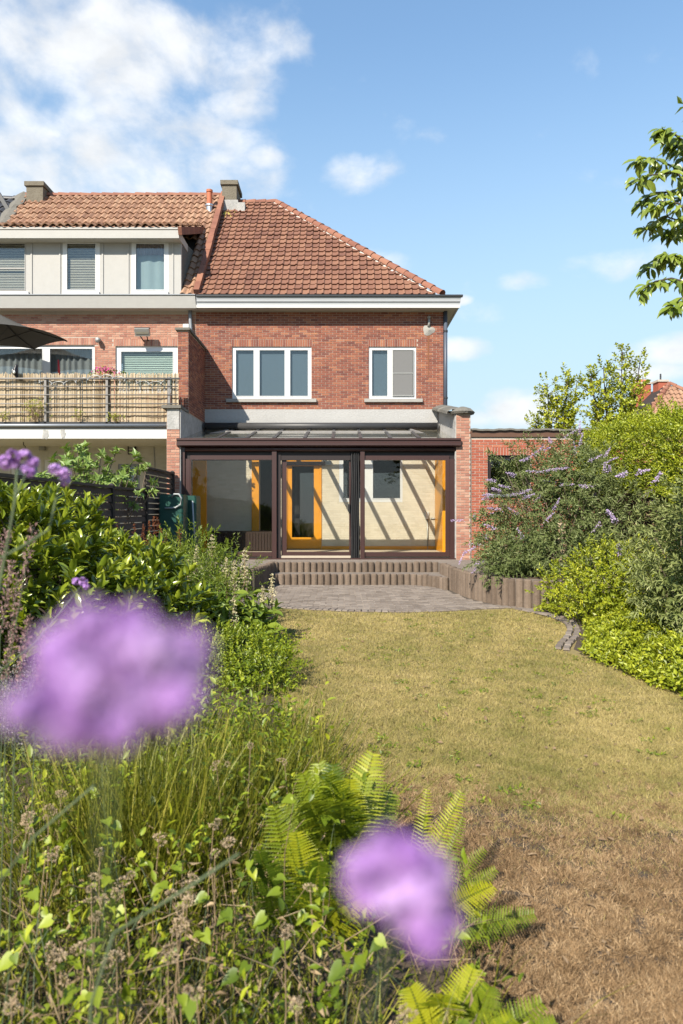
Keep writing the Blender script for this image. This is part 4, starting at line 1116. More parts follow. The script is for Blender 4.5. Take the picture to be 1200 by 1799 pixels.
# patio heater lamp, spot, porch lamps
hl = thing('patio_heater', 'grey box shaped heat lamp on a bracket above the blind covered window', 'heater', P(250, 585, YF-.25))
c = P(250, 583, YF-.32)
m = MB(); m.obox(c, (.19, 0, 0), (0, .05, .03), (0, -.05, .085)); b_ = m.build('housing', MATS['lamp_grey'], hl)
m = MB(); m.obox(c + (0, -.054, -.01), (.165, 0, 0), (0, .006, .002), (0, -.02, .055)); m.build('reflector', MATS['steel'], hl)
for s in (-.1, .1):
    m = MB(); m.bar(c + (s, .03, -.05), (c[0]+s*.6, YF-.01, c[2]-.16), .025, .02); m.build('bracket', MATS['black_metal'], hl)
m = MB(); m.box(c[0]-.2, c[0]+.2, c[1]-.04, c[1]+.06, c[2]+.095, c[2]+.115); m.build('top_cover', MATS['black_metal'], hl)
sl2 = thing('wall_spotlight', 'small round spotlight on the brick wall between the neighbour windows', 'lamp', P(172, 598, YF-.1))
c = P(172, 597, YF-.12)
m = MB(); m.tube([c + (0, -.05, -.02), c + (0, .03, .01), c + (0, .11, .03)], [.07, .065, .03], 12); m.build('lamp_head', MATS['lamp_grey'], sl2, smooth=True)
m = MB(); m.tube([c + (.02, -.052, -.06), c + (.02, -.06, -.06)], .03, 10); m.build('lens', MATS['black_metal'], sl2)
cl = thing('bulkhead_lamp', 'caged bulkhead lamp on the painted wall under the balcony by its cable', 'lamp', P(233, 788, YF-.1))
x0, x1, z0, z1 = wx(227, YF), wx(240, YF), wz(799, YF), wz(782, YF)
MB().box(x0+.02, x1-.02, YF-.12, YF-.05, z0+.02, z1-.02).build('diffuser', MATS['frost'], cl)
for i in range(4): MB().box(x0, x1, YF-.14, YF-.12, z0 + (z1-z0-.02)*i/3, z0 + (z1-z0-.02)*i/3+.02).build('cage_bar', MATS['black_metal'], cl)
for q in (x0, x1-.02): MB().box(q, q+.02, YF-.139, YF-.046, z0, z1).build('cage_side', MATS['black_metal'], cl)
m = MB(); m.tube([P(235, 781, YF-.06), P(262, 781, YF-.06), P(270, 784, YF-.06), P(272, 830, YF-.06)], .012, 6); m.build('cable', MATS['hose'], cl)
wl2 = thing('wall_lamp', 'round grey wall lamp under the balcony near the hanging hook', 'lamp', P(74, 786, YF-.1))
m = MB(); c = P(74, 792, YF-.13); m.lathe(c, [(.07, 0), (.085, .02), (.085, .15), (.06, .18)], 14); m.build('lamp_body', MATS['lamp_grey'], wl2)
for i in range(3): MB().lathe(c + (0, 0, .03+.05*i), [(.09, 0), (.09, .012)], 14).build('louvre', MATS['zinc'], wl2)
MB().box(c[0]-.03, c[0]+.03, YF-.12, YF-.046, c[2]+.05, c[2]+.12).build('mount', MATS['zinc'], wl2)
hk = MB(); c = P(41, 786, 17.2); hk.tube([c + (0, 0, .18), c + (0, 0, .06), c + (.05, 0, .02), c + (.03, 0, -.06), c + (-.03, 0, -.05)], .012, 6)
tag(hk.build('ceiling_hook', MATS['black_metal']), 'black hook hanging from the porch ceiling under the balcony', 'hook')
rb = MB(); rb.tube([P(104, 662, 17.6), P(102, 632, 17.6)], [.035, .018], 8)
tag(rb.build('red_parasol', MATS['red_plastic'], smooth=True), 'slim red rolled umbrella standing behind the balcony screen', 'umbrella')

# flower box on the balcony
fb = thing('flower_pot', 'pot of magenta geraniums behind the reed screen', 'flower pot', P(186, 668, 16.1))
c = P(186, 668, 16.12)
MB().lathe(c + (0, 0, -.15), [(.12, 0), (.16, .25), (.17, .26), (.17, .29)], 14).build('pot', MATS['terracotta_pipe'], fb)
# magpie on the rail
mp = thing('magpie', 'black and white magpie perched on the balcony rail', 'bird', P(28, 664, YR-.03))
c = P(28, 664, YR-.03)
def blob(pts, rad, mname, name, var=.5):
    m = MB(); m.tube(pts, rad, 12, var); return m.build(name, MATS[mname], mp, smooth=True)
blob([c + (.0, -.01, .03), c + (.0, -.03, .08), c + (.0, -.035, .15), c + (.005, -.03, .215), c + (.015, -.03, .25), c + (.02, -.035, .285), c + (.02, -.04, .31)], [.01, .05, .062, .05, .036, .036, .008], 'magpie_black', 'body')
blob([c + (-.005, -.075, .08), c + (-.005, -.082, .12), c + (.0, -.078, .17)], [.015, .035, .012], 'magpie_white', 'breast')
blob([c + (.04, -.06, .29), c + (.085, -.075, .282)], [.013, .003], 'magpie_black', 'beak')
blob([c + (-.0, .03, .08), c + (-.02, .10, -.04), c + (-.03, .14, -.18)], [.03, .025, .012], 'magpie_black', 'tail')
blob([c + (-.06, -.02, .20), c + (-.065, .0, .12), c + (-.04, .03, .05)], [.012, .03, .008], 'magpie_black', 'wing')
blob([c + (-.066, -.035, .20), c + (-.072, -.03, .15)], [.006, .014], 'magpie_white', 'shoulder_patch')
for s in (-.02, .02):
    blob([c + (s, -.02, .04), c + (s, -.01, .0), c + (s, -.03, -.002)], [.007, .006, .004], 'magpie_black', 'leg')

# ------------------------------------------------------------------ fence on the left boundary
fe = thing('slat_fence', 'weathered dark wooden slat fence along the left boundary', 'fence', (-3.86, 11, 0))
FX = -3.86
def panel(y0, y1, z0, z1, ns):
    h = (z1-z0)/ns
    for i in range(ns):
        m = MB(); t = rng.normal(0, .003)
        m.add([(FX-.012+t, y0, z0+i*h+.008), (FX+.02+t, y0, z0+i*h), (FX+.02+t, y1, z0+i*h), (FX-.012+t, y1, z0+i*h+.008),
               (FX-.02+t, y0, z0+(i+1)*h-.016), (FX+.004+t, y0, z0+(i+1)*h-.02), (FX+.004+t, y1, z0+(i+1)*h-.02), (FX-.02+t, y1, z0+(i+1)*h-.016)], BOXF, rng.random())
        m.build('slat', MATS['fence_wood'], fe)
    for y in (y0+.04, (y0+y1)/2, y1-.04):
        MB().box(FX-.045, FX-.021, y-.02, y+.02, z0, z1+.015).build('batten', MATS['fence_wood'], fe)
    MB().box(FX-.03, FX+.045, y0, y1, z1-.012, z1+.028, rng.random()).build('cap_rail', MATS['fence_wood'], fe)
py = [15.58, 13.45, 11.45, 9.45, 7.45, 5.45, 3.45]
panel(py[1]+.05, py[0]-.05, .60, 2.42, 16)
for a, b in zip(py[1:-1], py[2:]): panel(b+.05, a-.05, .16, 1.96, 15)
for i, y in enumerate(py):
    m = MB(); top = 2.46 if i == 0 else 2.0
    m.box(FX-.045, FX+.045, y-.045, y+.045, 0, top); m.build('post', MATS['fence_post'], fe)
    m = MB(); m.add([(FX-.05, y-.05, top), (FX+.05, y-.05, top), (FX+.05, y+.05, top), (FX-.05, y+.05, top), (FX, y, top+.04)], [(0, 1, 4), (1, 2, 4), (2, 3, 4), (3, 0, 4)]); m.build('post_cap', MATS['fence_post'], fe)

# rainwater tanks
def tank(x0, x1, y0, y1, z0, z1, label):
    t = thing('water_tank', label, 'water tank', ((x0+x1)/2, (y0+y1)/2, z0), 'green rainwater tanks')
    n = 4; h = (z1-z0)/n
    for i in range(n):
        a, b = z0+i*h+.012, z0+(i+1)*h-.012; e = .0 if i else .015; c = .03
        poly = [(x0+c, y0), (x1-c, y0), (x1, y0+c), (x1, y1-c), (x1-c, y1), (x0+c, y1), (x0, y1-c), (x0, y0+c)]
        m = MB(); m.prism([(x, y) for x, y in poly], a, b); m.build('ring', MATS['tank_green'], t)
        if i: m = MB(); m.prism([(x*.97+.03*(x0+x1)/2, y*.97+.03*(y0+y1)/2) for x, y in poly], a-.03, a+.005); m.build('groove', MATS['tank_green'], t)
    m = MB(); m.prism([(x*.96+.04*(x0+x1)/2, y*.96+.04*(y0+y1)/2) for x, y in poly], z1-.012, z1+.03); m.build('lid', MATS['tank_green'], t)
    return t
t1 = tank(-3.74, -3.24, 13.95, 14.45, ZT, 1.88, 'green ribbed rainwater tank with grey hose looped over its lid')
t2 = tank(-3.56, -3.10, 14.55, 15.05, ZT, 1.87, 'green ribbed rainwater tank standing behind the hose one, against the veranda')
m = MB(); m.tube([P(301, 873, 13.95), P(306, 868, 13.92), P(314, 868, 13.9), P(319, 875, 13.9), P(317, 886, 13.9), P(308, 892, 13.92), P(290, 893, 13.93)], .019, 8); m.build('hose', MATS['hose'], t1, smooth=True)
m = MB(); m.tube([P(338, 880, 14.5), P(340, 920, 14.45), P(343, 952, 14.4)], .02, 6); m.build('overflow_pipe', MATS['hose'], t2, smooth=True)

# ------------------------------------------------------------------ distant house on the right
dh = thing('distant_house', 'far house with orange tiled hip roof and brick chimneys behind the hedge', 'house', (18, 38, 0))
DYv = 36.0
ax = P(1176, 676, DYv+3); e0z = 4.9
fl_ = np.array((P(1092, 800, DYv)[0], DYv-.5, e0z)); frt = np.array((ax[0]+5.4, DYv-.5, e0z))
m = MB(); top2 = ax + (5.0, 0, 0)
A, B_, C_, Dd = fl_, frt, ax, ax + (1.0, 3.5, 0)
m.add([A, B_, C_, A + (0, 11, 0), C_ + (0, 4, 0), B_ + (0, 11, 0)], [(0, 1, 2), (0, 2, 4, 3), (1, 5, 4, 2), (3, 4, 5)]); dr2 = m.build('roof', MATS['underlay'], dh)
dvec = (ax - (A+B_)/2); dvec[0] = 0
dn = np.cross((1, 0, 0), dvec/np.linalg.norm(dvec))
Lr = np.linalg.norm(dvec)
roof_tiles(dr2, np.array((A[0], A[1], A[2])) + dn*.02, dvec, .27, .36, 45, int(Lr/.36),
           lambda p: A[0] + (ax[0]-A[0])*(p[1]-A[1])/(ax[1]-A[1]) < p[0] < B_[0] + (ax[0]-B_[0])*(p[1]-A[1])/(ax[1]-A[1]), 'tile_orange', 150, lambda p: -p[2], amp=.07, flat=False)
ridge_line(dr2, A + (0, 0, .05), ax + (0, 0, .06), .14, .4, 'ridge_red', 'hip_tile'); ridge_line(dr2, B_ + (0, 0, .05), ax + (0, 0, .06), .14, .4, 'ridge_red', 'hip_tile')
MB().box(A[0]+.5, B_[0]-.5, DYv, DYv+10, 0, e0z+.02).build('wall', MATS['brick_garage'], dh)
def far_chimney(pa, pb, ptop, Y, z0):
    m = MB(); x0, x1, z1 = wx(pa, Y), wx(pb, Y), wz(ptop, Y); m.box(x0, x1, Y, Y+.7, z0, z1-.12); c = m.build('chimney', MATS['brick_garage'], dh)
    MB().box(x0-.06, x1+.06, Y-.06, Y+.76, z1-.119, z1).build('chimney_cap', MATS['mortar_pale'], c)
    return c, x0, x1, z1
c, x0, x1, z1 = far_chimney(1117, 1144, 671, 41, 5)
for k in range(5): MB().lathe((x0+.1+(x1-x0-.2)*k/4, 41.2, z1), [(.09, 0), (.07, .18)], 8).build('chimney_pot', MATS['terracotta_pipe'], c)
c, x0, x1, z1 = far_chimney(1157, 1173, 667, 40, 6)
MB().lathe(((x0+x1)/2, 40.3, z1), [(.05, 0), (.05, .4)], 8).build('chimney_pot', MATS['dark_gutter'], c)
# ------------------------------------------------------------------ plant helpers
def unit(v): return v / (np.linalg.norm(v, axis=-1, keepdims=True) + 1e-9)
LEAF = (np.array([(0,0,0),(-.5,.42,.10),(0,.45,-.03),(.5,.42,.10),(0,1,-.12)], float), np.array([(0,2,1),(0,3,2),(1,2,4),(2,3,4)]))
LEAF8 = (np.array([(0,0,0),(-.36,.22,.07),(0,.25,0),(.36,.22,.07),(-.5,.5,.10),(0,.52,.0),(.5,.5,.10),(-.3,.8,.04),(0,.8,-.04),(.3,.8,.04),(0,1.02,-.13)], float),
         np.array([(0,2,1),(0,3,2),(1,2,5),(1,5,4),(2,3,6),(2,6,5),(4,5,8),(4,8,7),(5,6,9),(5,9,8),(7,8,10),(8,9,10)]))
HEART = (np.array([(0,0,0),(-.28,-.16,.05),(-.5,.05,.09),(-.46,.35,.08),(-.22,.72,.03),(0,1,-.10),(.22,.72,.03),(.46,.35,.08),(.5,.05,.09),(.28,-.16,.05),(0,.4,-.02)], float),
         np.array([(0,10,1),(1,10,2),(2,10,3),(3,10,4),(4,10,5),(5,10,6),(6,10,7),(7,10,8),(8,10,9),(9,10,0)]))
BLADE = (np.array([(-.5,0,0),(.5,0,0),(-.42,.4,.03),(.42,.4,.03),(-.25,.75,.13),(.25,.75,.13),(0,1,.28)], float), np.array([(0,1,3),(0,3,2),(2,3,5),(2,5,4),(4,5,6)]))
BLADE3 = (np.array([(-.5,0,0),(.5,0,0),(-.35,.55,.06),(.35,.55,.06),(0,1,.2)], float), np.array([(0,1,3),(0,3,2),(2,3,4)]))
SPEAR = (np.array([(-.5,0,0),(.5,0,0),(0,1,.12)], float), np.array([(0,1,2)]))
PETAL = (np.array([(0,0,0),(-.5,.6,.08),(0,1,.0),(.5,.6,.08)], float), np.array([(0,2,1),(0,3,2)]))
def basis(d, n):
    d = unit(d); x = unit(np.cross(d, n)); return x, d, np.cross(x, d)
def rand_dirs(k, up=0.0):
    v = rng.normal(size=(k, 3)); v = unit(v); v[:, 2] += up; return unit(v)
def shoots(Pp, D, L, n, spread=(0.4, 1.2), gravity=0.0, t0=0.15, jit=0.25):
    """leaf positions, directions and upper-side normals along shoots"""
    D = unit(D); N = len(Pp); ref = rand_dirs(N)
    a = unit(np.cross(D, ref)); b = np.cross(D, a)
    pos, dr, nm = [], [], []
    ph = rng.uniform(0, 6.28, N)
    for i in range(n):
        t = t0 + (1-t0)*i/max(1, n-1)
        an = ph + i*2.4 + rng.normal(0, jit, N)
        sp = (spread[1] + (spread[0]-spread[1])*t) + rng.normal(0, .15, N)
        rad = np.cos(an)[:, None]*a + np.sin(an)[:, None]*b
        l = np.cos(sp)[:, None]*D + np.sin(sp)[:, None]*rad
        l[:, 2] -= gravity*rng.uniform(.4, 1.3, N)
        l = unit(l)
        nn_ = D - np.sum(D*l, axis=1)[:, None]*l + rng.normal(0, .12, (N, 3))
        nn_[:, 2] += .25
        pos.append(Pp + D*(np.asarray(L)*np.ones(N)*t)[:, None]); dr.append(l); nm.append(nn_)
    return np.concatenate(pos), np.concatenate(dr), np.concatenate(nm)
def put(m, tm, pos, dr, nm, ln, wd, var):
    x, y, z = basis(dr, nm); N = len(pos)
    ln = np.broadcast_to(ln, (N,)); wd = np.broadcast_to(wd, (N,))
    m.inst(tm, pos, x*wd[:, None], y*ln[:, None], z*ln[:, None], var)
def vr(k, mu=.5, sd=.22): return np.clip(rng.normal(mu, sd, k), 0, 1)
def ell(cs, k, lo=0.75, hi=1.06, zmin=None, updir=.35, bump=.16):
    """points near the surface of a union of ellipsoids with outward directions; cs = [(centre, radii)]"""
    P_, D_ = [], []
    w = np.array([r[0]*r[1]+r[1]*r[2]+r[0]*r[2] for _, r in cs]); w = w/w.sum()
    ks = rng.multinomial(int(k*1.9), w)
    for (c, r), kk in zip(cs, ks):
        d = rand_dirs(kk); c, r = np.array(c), np.array(r)
        s = rng.uniform(lo, hi, kk) + bump*np.sin(d[:, 0]*7+c[0]*5)*np.sin(d[:, 1]*6+c[1])*np.cos(d[:, 2]*8+c[2])
        p = c + d*r*s[:, None]; P_.append(p); D_.append(unit(d/r + np.array((0, 0, updir))))
    P_, D_ = np.concatenate(P_), np.concatenate(D_)
    keep = np.ones(len(P_), bool)
    for c, r in cs:
        q = np.sum(((P_-np.array(c))/np.array(r))**2, axis=1); keep &= q > (lo*.86)**2
    if zmin is not None: keep &= P_[:, 2] > zmin
    P_, D_ = P_[keep], D_[keep]; i = rng.permutation(len(P_))[:k]
    return P_[i], D_[i]
def fill(cs, k, lo=.2, hi=.8, zmin=0.05):  # inner leaves; callers tone them darker to paint the shade inside a bush
    P_ = []
    for (c, r) in cs:
        d = rand_dirs(k//len(cs)); s = rng.uniform(lo, hi, len(d))**.6
        P_.append(np.array(c) + d*np.array(r)*s[:, None])
    P_ = np.concatenate(P_); return P_[P_[:, 2] > zmin]
def leaf_objs(parent, name, tm, pos, dr, nm, ln, wd, mname, nvar=7, smooth=True):
    ms = [MB().add(tm[0]*(1, 1, 1+.5*rng.normal()*.5), tm[1], (k+.5)/nvar).mesh(name, MATS[mname], smooth) for k in range(nvar)]
    x, y, z = basis(dr, nm); N = len(pos); ln = np.broadcast_to(ln, (N,)); wd = np.broadcast_to(wd, (N,)); v = vr(N)
    for i in range(N):
        X, Y, Z, p = x[i]*wd[i], y[i]*ln[i], z[i]*ln[i], pos[i]
        inst_obj(name, ms[min(nvar-1, int(v[i]*nvar))], parent, Matrix(((X[0],Y[0],Z[0],p[0]),(X[1],Y[1],Z[1],p[1]),(X[2],Y[2],Z[2],p[2]),(0,0,0,1))))
def near_first(pos): return np.argsort(np.linalg.norm(pos - np.array((0, 0, EYE)), axis=1))
def stems(parent, base, tips, r, mname='twig', name='stems', bend=.15, n=4, sides=5):
    m = MB()
    for b, t in zip(base, tips):
        b, t = np.array(b), np.array(t); q = []
        off = rng.normal(0, bend, 3)*np.linalg.norm(t-b)*.5
        for s in np.linspace(0, 1, n): q.append(b + (t-b)*s + off*math.sin(math.pi*s)*.6)
        m.tube(q, np.linspace(r, r*.35, n), sides, rng.random(), cap=False)
    return m.build(name, MATS[mname], parent, smooth=True)

# ------------------------------------------------------------------ lawn
lawn_poly = [(-0.95, 9.6), (-1.1, 10.95), (-0.5, 10.72), (0.1, 10.55), (0.87, 10.45), (1.79, 10.62), (2.8, 10.9), (3.0, 10.4), (3.1, 9.6), (2.95, 8.9), (2.45, 7.6), (2.65, 7.0), (2.75, 6.3), (2.9, 5.7), (3.2, 4.6), (3.0, 2.6), (2.4, 2.0), (0.4, 2.0), (0.4, 2.9), (0.0, 3.7), (-0.42, 4.8), (-0.65, 6.6)]
k = 600000
yy = 1/(rng.uniform(1/11.0, 1/2.0, k)); xx = rng.uniform(-1.15, 1, k)
xx = -1.2 + rng.random(k)*(1.2 + np.minimum(3.25, .52*yy+.25))
ok = inside(lawn_poly, xx, yy)
xx, yy = xx[ok], yy[ok]
bnd = 3.62 + .18*np.sin(xx*1.7+.6) + .12*np.sin(xx*4.3) - .05*xx
dry = yy + rng.normal(0, .35, len(yy)) < bnd
patch = np.sin(xx*2.1+.7*np.sin(yy*1.3))*np.sin(yy*1.7+1.1*np.sin(xx*1.9)) + .6*np.sin(xx*5.7+yy*4.1)*np.sin(yy*6.3-xx*2) + .5*np.sin(xx*13+2*np.sin(yy*9))*np.sin(yy*11)
def cell(x, y, g, seed):
    q = np.sin(np.floor(x/g + .35*np.sin(y*17))*127.1 + np.floor(y/g + .35*np.sin(x*19))*311.7 + seed)*43758.5453
    return q - np.floor(q)
patch = patch + 1.1*(cell(xx, yy, .055, 1.0)-.5) + .9*(cell(xx, yy, .13, 2.0)-.5)
gl = MB(); s = ~dry
p = np.c_[xx[s], yy[s], np.full(s.sum(), .0)]
d = rand_dirs(len(p), .75); d[:, 2] = np.abs(d[:, 2])*.8+.12
put(gl, SPEAR, p, d, rand_dirs(len(p), .3), rng.uniform(.018, .04, len(p))*(.75+.6*cell(p[:, 0], p[:, 1], .08, 5.0)), rng.uniform(.0026, .0052, len(p))*np.clip(p[:, 1]/5, .75, 2), np.clip(.52 - .28*patch[s] + rng.normal(0, .22, len(p)), 0, 1))
gl.build('lawn_grass', MATS['lawn_blade'], kind='stuff')['label'] = 'short sun bleached lawn grass'
# clover, plantain and fallen leaves scattered through the turf
nw = 520; wy = 1/(rng.uniform(1/10.4, 1/3.4, nw)); wx_ = rng.uniform(-1.0, 3.1, nw); okw = inside(lawn_poly, wx_, wy) & (np.sin(wx_*2.6+1)*np.sin(wy*1.9) + rng.normal(0, .5, nw) > .1)
wx_, wy = wx_[okw], wy[okw]; kk = 14
c = np.repeat(np.c_[wx_, wy, np.full(len(wx_), .012)], kk, axis=0) + rng.normal(0, .03, (len(wx_)*kk, 3))*(1, 1, .15)
wd_ = MB(); dd = rand_dirs(len(c), .2); dd[:, 2] = np.abs(dd[:, 2])*.5
put(wd_, LEAF, c, dd, np.repeat([[0, -.2, 1.0]], len(c), 0) + rng.normal(0, .3, c.shape), rng.uniform(.015, .04, len(c)), rng.uniform(.007, .018, len(c)), vr(len(c), .35, .25))
wd_.build('lawn_weeds', MATS['bright_leaf'], kind='stuff')['label'] = 'small clover and weed leaves in the lawn'
nl_ = 420; lx, ly = rng.uniform(-.9, 3.0, nl_), 1/rng.uniform(1/10.5, 1/2.2, nl_); okl = inside(lawn_poly, lx, ly); c = np.c_[lx, ly, np.full(nl_, .02)][okl]
fl_ = MB(); put(fl_, LEAF8, c, rand_dirs(len(c))*(1, 1, .25), np.repeat([[0, 0, 1.0]], len(c), 0) + rng.normal(0, .35, c.shape), rng.uniform(.02, .05, len(c)), rng.uniform(.01, .026, len(c)), vr(len(c)))
fl_.build('fallen_leaves', MATS['dead_leaf'], kind='stuff')['label'] = 'dry fallen leaves scattered on the lawn'
# browned long grass in tufts
MB().prism([(0.4, 1.9), (2.6, 1.9), (3.05, 3.3), (2.2, 3.42), (1.5, 3.3), (0.9, 3.62), (0.3, 3.55), (0.15, 3.35), (0.42, 2.9)], -.02, .003).build('bare_soil', MATS['soil'], kind='structure')
gd = MB(); nt = 9000
ty = 1/(rng.uniform(1/4.1, 1/1.95, nt)); tx = rng.uniform(0.1, 1, nt)*(.52*ty+.35)
okk = inside(lawn_poly, tx, ty) & (ty + rng.normal(0, .3, nt) < 3.62 + .18*np.sin(tx*1.7+.6) + .12*np.sin(tx*4.3) - .05*tx)
okk &= cell(tx, ty, .05, 3.0) > .17
tx, ty = tx[okk], ty[okk]
nb_ = 30
c = np.repeat(np.c_[tx, ty, np.zeros(len(tx))], nb_, axis=0)
lean = np.repeat(rng.normal(0, .75, (len(tx), 3)), nb_, axis=0)
c = c + rng.normal(0, .018, c.shape)*(1, 1, 0)
d = lean + rng.normal(0, .6, c.shape); d[:, 2] = np.abs(rng.normal(.55, .35, len(c)))+.05
tv = np.repeat(.5 + .16*np.sin(tx*9+2*np.sin(ty*7))*np.sin(ty*10) + .34*(cell(tx, ty, .05, 6.0)-.5) + rng.normal(0, .2, len(tx)), nb_)
put(gd, BLADE3, c, d, rand_dirs(len(c), .2), rng.uniform(.015, .042, len(c))*(.65+.6*cell(c[:, 0], c[:, 1], .09, 7.0)), rng.uniform(.0017, .0036, len(c)), np.clip(tv + rng.normal(0, .2, len(c)), 0, 1))
gd.build('dry_grass', MATS['dry_blade'], kind='stuff')['label'] = 'longer brown dried grass'

# ------------------------------------------------------------------ left border
# laurel
la = thing('laurel_bush', 'large glossy evergreen laurel bush in front of the slat fence', 'bush', (-2.75, 6.6, 0))
cs = [((-3.12, 6.9, .89), (.86, 1.03, .77)), ((-2.34, 7.1, .64), (.66, .73, .54)), ((-3.2, 5.9, .9), (.8, .9, .72)), ((-2.55, 6.0, .55), (.75, .75, .62)), ((-1.95, 6.7, .42), (.55, .6, .55)), ((-3.35, 8.1, .85), (.6, .7, .70))]
Pp, Dd_ = ell(cs, 1150, .78, 1.06, .1, .75)
pos, dr, nm = shoots(Pp, Dd_, rng.uniform(.06, .13, len(Pp)), 9, (.25, 1.15), .0)
ln = rng.uniform(.11, .18, len(pos)); wd = ln*rng.uniform(.31, .40, len(pos))
o = near_first(pos)
vis = o[pos[o][:, 2] > .5][:300]
oth = np.setdiff1d(np.arange(len(pos)), vis)
leaf_objs(la, 'leaf', LEAF8, pos[vis], dr[vis], nm[vis], ln[vis], wd[vis], 'laurel_leaf')
m = MB(); put(m, LEAF8, pos[oth], dr[oth], nm[oth], ln[oth], wd[oth], vr(len(oth), .55, .25))
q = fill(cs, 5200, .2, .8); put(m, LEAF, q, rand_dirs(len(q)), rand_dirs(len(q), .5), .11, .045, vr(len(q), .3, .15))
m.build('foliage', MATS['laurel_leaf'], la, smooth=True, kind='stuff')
i = rng.permutation(len(Pp))[:140]
stems(la, [(-2.7+rng.normal(0, .35), 6.7+rng.normal(0, .4), 0) for _ in i], Pp[i], .014)

# dock with rusty seed spikes
dk = thing('dock_plant', 'clump of dock with rusty red seed spikes before the green tanks', 'plant', (-2.6, 9.6, 0))
sp = []; m = MB(); b_, t_ = [], []
for px_, py_ in [(183,935),(206,925),(236,918),(252,924),(262,915),(270,905),(276,912),(283,925),(292,935),(315,930),(280,950),(258,945)]:
    Y = rng.uniform(9.2, 10.4); tp = P(px_, py_+rng.uniform(-4, 6), Y); L = rng.uniform(.16, .30)
    b_.append((tp[0]+rng.normal(0, .1), Y+rng.normal(0, .1), 0)); t_.append(tp)
    k = 95; tt = rng.random(k); pp = tp[None] - np.array((0, 0, 1.0))*(L*tt)[:, None] + rng.normal(0, .016, (k, 3))*(0.35+tt[:, None])
    put(m, PETAL, pp, rand_dirs(k, .5), rand_dirs(k), rng.uniform(.014, .024, k), .013, vr(k))
m.build('seed_spikes', MATS['rust_seed'], dk, kind='stuff')
stems(dk, b_, t_, .006, 'rust_seed', 'stems', .04)
cs = [((-2.7, 9.7, .55), (.55, .6, .5)), ((-2.2, 9.8, .5), (.5, .5, .45)), ((-3.2, 9.6, .6), (.5, .6, .55)), ((-2.35, 10.4, .75), (.5, .5, .6))]
Pp, Dd_ = ell(cs, 420, .7, 1.08, .1, .8); pos, dr, nm = shoots(Pp, Dd_, .16, 8, (.4, 1.1), .1)
m = MB(); put(m, LEAF, pos, dr, nm, rng.uniform(.05, .10, len(pos)), .024, vr(len(pos))); m.build('foliage', MATS['lush_leaf'], dk, kind='stuff')

# feathery tansy
ta = thing('tansy_clump', 'feathery pale green tansy clump between dock and cream plumes', 'plant', (-1.9, 8.9, 0))
cs = [((-1.95, 9.1, .55), (.5, .55, .52)), ((-1.6, 9.4, .62), (.42, .45, .48)), ((-2.3, 8.8, .5), (.45, .5, .45)), ((-1.75, 8.5, .42), (.45, .45, .42))]
Pp, Dd_ = ell(cs, 620, .65, 1.1, .08, .9); pos, dr, nm = shoots(Pp, Dd_, rng.uniform(.12, .22, len(Pp)), 12, (.45, 1.2), .05)
m = MB(); put(m, LEAF, pos, dr, nm, rng.uniform(.03, .065, len(pos)), rng.uniform(.008, .016, len(pos)), vr(len(pos), .55))
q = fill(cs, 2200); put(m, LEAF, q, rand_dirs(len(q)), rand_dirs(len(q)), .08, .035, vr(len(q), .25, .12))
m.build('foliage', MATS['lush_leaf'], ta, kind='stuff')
i = rng.permutation(len(Pp))[:90]; stems(ta, Pp[i]*(1, 1, 0)+(0, 0, .02), Pp[i], .006, 'verbena_stem')

# rodgersia with big leaves and cream plumes
ro = thing('rodgersia_plant', 'broad leaved plant with cream flower plumes leaning over the lawn edge', 'plant', (-1.35, 8.2, 0))
def plume(px_, p0, p1, Y):
    a, b = P(px_, p1, Y), P(px_+rng.uniform(-2, 2), p0, Y); L = b[2]-a[2]; k = 330
    t = rng.random(k); lvl = np.round(t*9)/9 + rng.normal(0, .012, k); an = rng.uniform(0, 6.28, k)
    rr = (.012 + .075*(1-lvl)**.7)*np.sqrt(rng.random(k))*np.clip(L/.45, .7, 1.3)
    pp = a + np.c_[rr*np.cos(an), rr*np.sin(an), L*lvl - .25*rr] + (b-a)*0
    m = MB(); put(m, PETAL, pp, rand_dirs(k, .4), rand_dirs(k), rng.uniform(.014, .026, k), .015, vr(k))
    m.build('flower_plume', MATS['plume_cream'], ro, kind='stuff')
    m = MB(); m.tube([(a[0]+rng.normal(0, .06), a[1]+.1, .1), a, b], [.008, .007, .003], 5); m.build('stem', MATS['dry_stem'], ro)
for a in [(430, 962, 1020, 8.9), (412, 985, 1040, 8.8), (372, 940, 1000, 9.2), (478, 1010, 1062, 8.3), (462, 1030, 1075, 8.2), (330, 985, 1060, 8.6), (410, 1048, 1110, 7.7), (398, 980, 1020, 9.0), (345, 960, 1005, 9.1)]: plume(*a)
pos, dr, nm, ln = [], [], [], []
for px_, py_, Y, s in [(395,1060,7.9,.3),(440,1035,8.3,.3),(455,1050,8.3,.28),(440,1085,7.9,.34),(465,1090,7.9,.3),(420,1100,7.7,.34),(450,1110,7.6,.32),(405,1115,7.5,.33),(475,1105,7.7,.26),(375,1065,7.8,.3),(385,1100,7.5,.34),(470,1070,8.1,.28),(430,1065,8.1,.3),(360,1095,7.6,.3),(455,1135,7.3,.28),(420,1130,7.3,.3),(350,1060,8.0,.3),(410,1080,7.9,.3),(480,1120,7.6,.24),(470,1130,7.5,.24)]:
    c = P(px_, py_, Y); hub = c - (0, 0, .06)
    a0 = rng.uniform(0, 6.28)
    for q in range(5):
        an = a0 + q*1.256 + rng.normal(0, .2); d = np.array((math.cos(an), math.sin(an), rng.uniform(-.15, .35)))
        pos.append(hub + d*.02); dr.append(d); nm.append(np.array((0, -.25, 1.0)) + rng.normal(0, .18, 3)); ln.append(s*rng.uniform(.6, .85))
pos, dr, nm, ln = map(np.array, (pos, dr, nm, ln))
leaf_objs(ro, 'leaf', LEAF8, pos, dr, nm, ln, ln*.5, 'lush_leaf')
